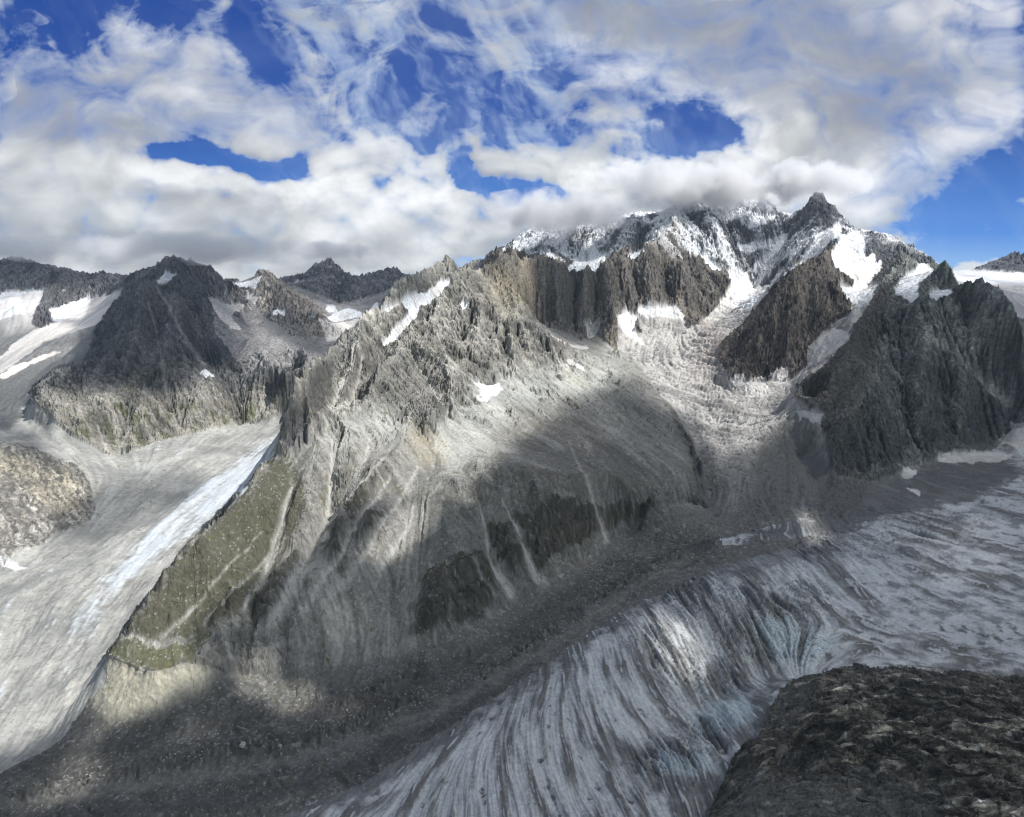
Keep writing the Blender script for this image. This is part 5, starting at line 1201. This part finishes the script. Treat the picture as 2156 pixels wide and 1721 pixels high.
    br = .47 + strokes(BRIGHT, 8) - strokes(DARK, 10) + .46 * big + .30 * med + .26 * lit * (.35 + .65 * puff) + pzone * (relief * .55 + .45 * pf) + .10 * (1 - alpha)  # light and shade on the clouds painted into their brightness
    br = np.where(br < .25, .25 * np.exp((br - .25) * 2.2), br)
    br = np.clip(br, .03, 1.1)[..., None]
    lo = np.array((.30,.315,.335)); mid = np.array((.57,.595,.61)); hi = np.array((.92,.935,.945))
    cc = np.where(br < .5, lo + (mid - lo) * (br / .5), mid + (hi - mid) * ((br - .5) / .5))
    z0, z1, z2, z3 = np.array((.34,.57,.86)), np.array((.075,.25,.70)), np.array((.020,.085,.37)), np.array((.010,.060,.31))
    t = (600 - sv)[..., None]
    bl_ = z0 + (z1 - z0) * np.clip(t / 110, 0, 1); bl_ = bl_ + (z2 - bl_) * np.clip((t - 110) / 220, 0, 1); bl_ = bl_ + (z3 - bl_) * np.clip((t - 330) / 220, 0, 1)
    ci3 = 1 - np.abs(fbm(ang / 330 + .6 * w2, bng / 95 + .5 * w1 + .2 * n6, 5, 431, .5)) * 3.2
    veil = np.clip(.04 + .5 * sm(.1, .95, ci3 * .7 + 1.2 * ci) * (.25 + .75 * sm(560, 640, su) * sm(1500, 1200, su)) + .16 * sm(-.5, .5, big) * sm(1800, 1500, su), 0, .6) * (.35 + .65 * sm(420, 620, su)) * (1 - .55 * sm(1.2, 1.7, clear))
    thinc = np.array((.50, .64, .84))
    bl_ = bl_ + (thinc - bl_) * (veil * .62)[..., None]
    a_ = np.clip(alpha, 0, 1)[..., None]
    tint = thinc * 1.02 + (cc - thinc * 1.02) * np.clip(a_ * 1.5 - .1, 0, 1)      # thin cloud lets the blue through
    return bl_ + (tint - bl_) * a_

# ---------------------------------------------------------------- sky dome with the distant clouds
def spaced(a, b, lo, hi, fine, coarse):
    x = [lo]
    while x[-1] < hi: x.append(x[-1] + (fine if a <= x[-1] <= b else coarse))
    return np.array(x)
sa_ = np.radians(spaced(-37, 37, -66, 66, .055 / SQ, .5)); se = np.radians(spaced(-2, 21, -6, 50, .05 / SQ, .5))
SE, SA = np.meshgrid(se, sa_, indexing='ij')
RSKY = 60000.0
sx, sy, sz = np.cos(SE) * np.sin(SA), np.cos(SE) * np.cos(SA), np.sin(SE)
su, sv_ = project(sx * 1e4, np.maximum(sy, .05) * 1e4, sz * 1e4)
skyc = sky_colour(su, sv_, (sy > .3).astype(float)) * SKYGAIN
ms = bpy.data.materials.new('sky_light'); ms.use_nodes = True; n = ms.node_tree.nodes; n.clear()
at = n.new('ShaderNodeAttribute'); at.attribute_name = 'ground'; em = n.new('ShaderNodeEmission'); mo = n.new('ShaderNodeOutputMaterial')
ms.node_tree.links.new(at.outputs['Color'], em.inputs[0]); ms.node_tree.links.new(em.outputs[0], mo.inputs[0]); ms.cycles.emission_sampling = 'NONE'
SV = np.stack([sx, sy, sz], -1).reshape(-1, 3) * RSKY
o = grid_object('sky', np.ones((SE.shape[0] - 1, SE.shape[1] - 1), bool), SV, SE.shape, ms, skyc.reshape(-1, 3).astype(np.float32))
tag(o, 'blue sky behind broken white and grey clouds', 'sky', 'structure')
log('sky')
# ---------------------------------------------------------------- cloud caps that swallow the summits
def cap_mat(name, dens, size):
    m = bpy.data.materials.new(name); m.use_nodes = True; n = m.node_tree.nodes; l = m.node_tree.links; n.clear()
    out = n.new('ShaderNodeOutputMaterial'); pv = n.new('ShaderNodeVolumePrincipled'); pv.inputs['Color'].default_value = (.97,.97,.98,1); pv.inputs['Anisotropy'].default_value = .2
    tc = n.new('ShaderNodeTexCoord'); ln = n.new('ShaderNodeVectorMath'); ln.operation = 'LENGTH'; l.new(tc.outputs['Object'], ln.inputs[0])
    geo = n.new('ShaderNodeNewGeometry'); nz = n.new('ShaderNodeTexNoise'); nz.inputs['Scale'].default_value = 1 / size; nz.inputs['Detail'].default_value = 5; nz.inputs['Roughness'].default_value = .6
    l.new(geo.outputs['Position'], nz.inputs['Vector'])
    a = n.new('ShaderNodeMath'); a.operation = 'MULTIPLY_ADD'; a.inputs[1].default_value = 2.2; a.inputs[2].default_value = -.45; l.new(nz.outputs[0], a.inputs[0])      # noise lifted
    s_ = n.new('ShaderNodeMath'); s_.operation = 'SUBTRACT'; l.new(a.outputs[0], s_.inputs[0]); l.new(ln.outputs['Value'], s_.inputs[1])
    mr = n.new('ShaderNodeMapRange'); mr.inputs[1].default_value = -.15; mr.inputs[2].default_value = .35; mr.inputs[3].default_value = 0; mr.inputs[4].default_value = dens
    l.new(s_.outputs[0], mr.inputs[0]); l.new(mr.outputs[0], pv.inputs['Density']); l.new(pv.outputs[0], out.inputs['Volume'])
    return m
M_CAP = cap_mat('cloud_cap', .013, 330)
M_CAP2 = cap_mat('cloud_cap_thin', .006, 420)
def cap(u, v, y, rx, ry, rz, label, mat=None):
    import bmesh
    bm = bmesh.new(); bmesh.ops.create_icosphere(bm, subdivisions=3, radius=1.0)
    me = bpy.data.meshes.new('cloud'); bm.to_mesh(me); bm.free(); me.materials.append(mat or M_CAP)
    o = bpy.data.objects.new('cloud', me); COL.objects.link(o)
    o.location = unproj_y(u, v, y); o.scale = (rx, ry, rz)
    tag(o, label, 'cloud', 'structure')
cap(1180, 448, 8300, 1150, 380, 270, 'grey cloud bank lying on the snowy ridge left of the high summit')
cap(1480, 395, 8200, 1300, 380, 330, 'white cloud bank covering the middle of the snowy ridge')
cap(1700, 380, 8150, 750, 380, 250, 'white cloud cap touching the dark pointed summit')
cap(400, 520, 7300, 1500, 400, 175, 'long grey cloud bank resting on the left dark pyramid summit', M_CAP2)
cap(700, 528, 10100, 700, 350, 150, 'small grey cloud on the tip of the distant rock tower', M_CAP2)
cap(-30, 520, 9300, 1200, 420, 210, 'grey cloud over the far left skyline ridge', M_CAP2)
log('caps')

# ---------------------------------------------------------------- thin mountain air between the camera and the far peaks
import bmesh
bm = bmesh.new(); bmesh.ops.create_cube(bm, size=1.0); me = bpy.data.meshes.new('haze'); bm.to_mesh(me); bm.free()
hz = bpy.data.objects.new('haze', me); COL.objects.link(hz)
HX0, HX1, HY0, HY1, HZ0, HZ1 = -16000, 16000, -3000, 16000, -1750, 1000
hz.location = ((HX0 + HX1) / 2, (HY0 + HY1) / 2, (HZ0 + HZ1) / 2); hz.scale = (HX1 - HX0, HY1 - HY0, HZ1 - HZ0)
mh = bpy.data.materials.new('mountain_air'); mh.use_nodes = True; n = mh.node_tree.nodes; n.clear()
out = n.new('ShaderNodeOutputMaterial'); pv = n.new('ShaderNodeVolumePrincipled'); pv.inputs['Color'].default_value = (.62,.80,1,1); pv.inputs['Density'].default_value = HAZE; pv.inputs['Anisotropy'].default_value = .2
mh.node_tree.links.new(pv.outputs[0], out.inputs['Volume']); me.materials.append(mh)
tag(hz, 'thin blue mountain air', 'haze', 'stuff')

# ---------------------------------------------------------------- boulders on the moraine and the slopes
def boulder_mesh(seed):
    rnd = random.Random(seed); bm = bmesh.new()
    P = []
    for k in range(26):
        th_, z_ = rnd.uniform(0, 2 * math.pi), rnd.uniform(-1, 1); r_ = math.sqrt(1 - z_ * z_); q_ = rnd.uniform(.72, 1.05)
        P.append(bm.verts.new((r_ * math.cos(th_) * q_, r_ * math.sin(th_) * q_ * .8, z_ * q_ * .62)))
    r_ = bmesh.ops.convex_hull(bm, input=P)
    bmesh.ops.delete(bm, geom=[e for e in r_['geom_interior'] if isinstance(e, bmesh.types.BMVert)], context='VERTS')
    bmesh.ops.bevel(bm, geom=bm.edges[:], offset=.05, segments=1, affect='EDGES')
    me = bpy.data.meshes.new('boulder'); bm.to_mesh(me); bm.free(); return me
def stone_mat(name, c):
    m, n, l, b = new_mat(name); nz = n.new('ShaderNodeTexNoise'); nz.inputs['Scale'].default_value = .35; nz.inputs['Detail'].default_value = 8
    cr = n.new('ShaderNodeValToRGB'); cr.color_ramp.elements[0].position = .3; cr.color_ramp.elements[1].position = .7
    cr.color_ramp.elements[0].color = (c[0] * .55, c[1] * .55, c[2] * .55, 1); cr.color_ramp.elements[1].color = (*c, 1)
    ge = n.new('ShaderNodeNewGeometry'); l.new(ge.outputs['Position'], nz.inputs['Vector']); l.new(nz.outputs[0], cr.inputs[0]); l.new(cr.outputs[0], b.inputs['Base Color'])
    bp = n.new('ShaderNodeBump'); bp.inputs['Distance'].default_value = .8; l.new(nz.outputs[0], bp.inputs['Height']); l.new(bp.outputs[0], b.inputs['Normal'])
    b.inputs['Roughness'].default_value = .95; return m
M_PALE, M_DARK = stone_mat('pale_granite', (.44,.43,.40)), stone_mat('dark_granite', (.16,.15,.14))
BM = [boulder_mesh(k) for k in range(5)]
for me in BM: me.materials.append(M_PALE)
vv = visible(Zf, X, Yv)
def place(u, v):
    d = (U - u) ** 2 + (V - v) ** 2 + np.where(vv, 0, 1e9)
    k = int(np.argmin(d)); return X.flat[k], Yv.flat[k], Zf.flat[k]
def boulder(u, v, size, mesh, label, group=None, mat=None, rz=0):
    me = mesh
    if mat: me = mesh.copy(); me.name = 'boulder'; me.materials[0] = mat
    o = bpy.data.objects.new('boulder', me); COL.objects.link(o)
    x, y, z = place(u, v); o.location = (x, y, z + size * .18); o.scale = (size,) * 3; o.rotation_euler = (.2, .1, rz)
    tag(o, label, 'boulder', 'thing', group)
boulder(511, 1582, 13, BM[0], 'large pale boulder, biggest on the dark moraine hummocks at lower left', None, None, .4)
boulder(588, 1577, 9, BM[1], 'pale boulder on the moraine just right of the largest one', None, None, 1.2)
boulder(1396, 1085, 14, BM[2], 'pale block at the foot of the grey bench beside the rough glacier', None, None, 2.0)
boulder(1342, 688, 24, BM[3], 'dark rock knob sticking out of the snow below the jagged wall', None, M_DARK, .3)
boulder(1440, 705, 26, BM[4], 'dark rock island in the tan glacier below the wall', None, M_DARK, .8)
rnd = random.Random(8)
SP = [(430 + rnd.random() * 520, 1640 - rnd.random() * 40, 'small pale boulder strewn along the dark moraine ridge') for _ in range(0)]
def scatter(n, line, spread, lo_, hi_, label, group):
    for _ in range(n):
        k = rnd.randrange(len(line) - 1); t = rnd.random(); a, b = line[k], line[k + 1]
        u = a[0] + (b[0] - a[0]) * t + rnd.gauss(0, spread * 1.6); v = a[1] + (b[1] - a[1]) * t + rnd.gauss(0, spread)
        boulder(u, v, rnd.uniform(lo_, hi_), BM[rnd.randrange(5)], label, group, None, rnd.uniform(0, 6))
scatter(34, [(60,1640),(300,1600),(560,1575),(750,1520),(900,1460)], 12, 2.2, 5.0, 'small pale boulder strewn along the dark hummocky moraine ridge', 'boulders along the moraine ridge')
scatter(30, [(600,1330),(760,1290),(860,1330),(820,1240),(950,1100)], 26, 2.2, 4.8, 'small pale boulder lying on the grey scree apron', 'boulders on the scree apron')
scatter(30, [(1000,900),(1050,1040),(1180,960),(1320,960),(1400,1020)], 22, 3, 6.5, 'small pale boulder lying on the bench beside the glacier', 'boulders on the bench')
scatter(24, [(1000,1440),(1150,1340),(1300,1200),(1420,1130)], 12, 2.5, 5.5, 'small pale boulder in the moraine trough beside the striped glacier', 'boulders in the moraine trough')
log('boulders')
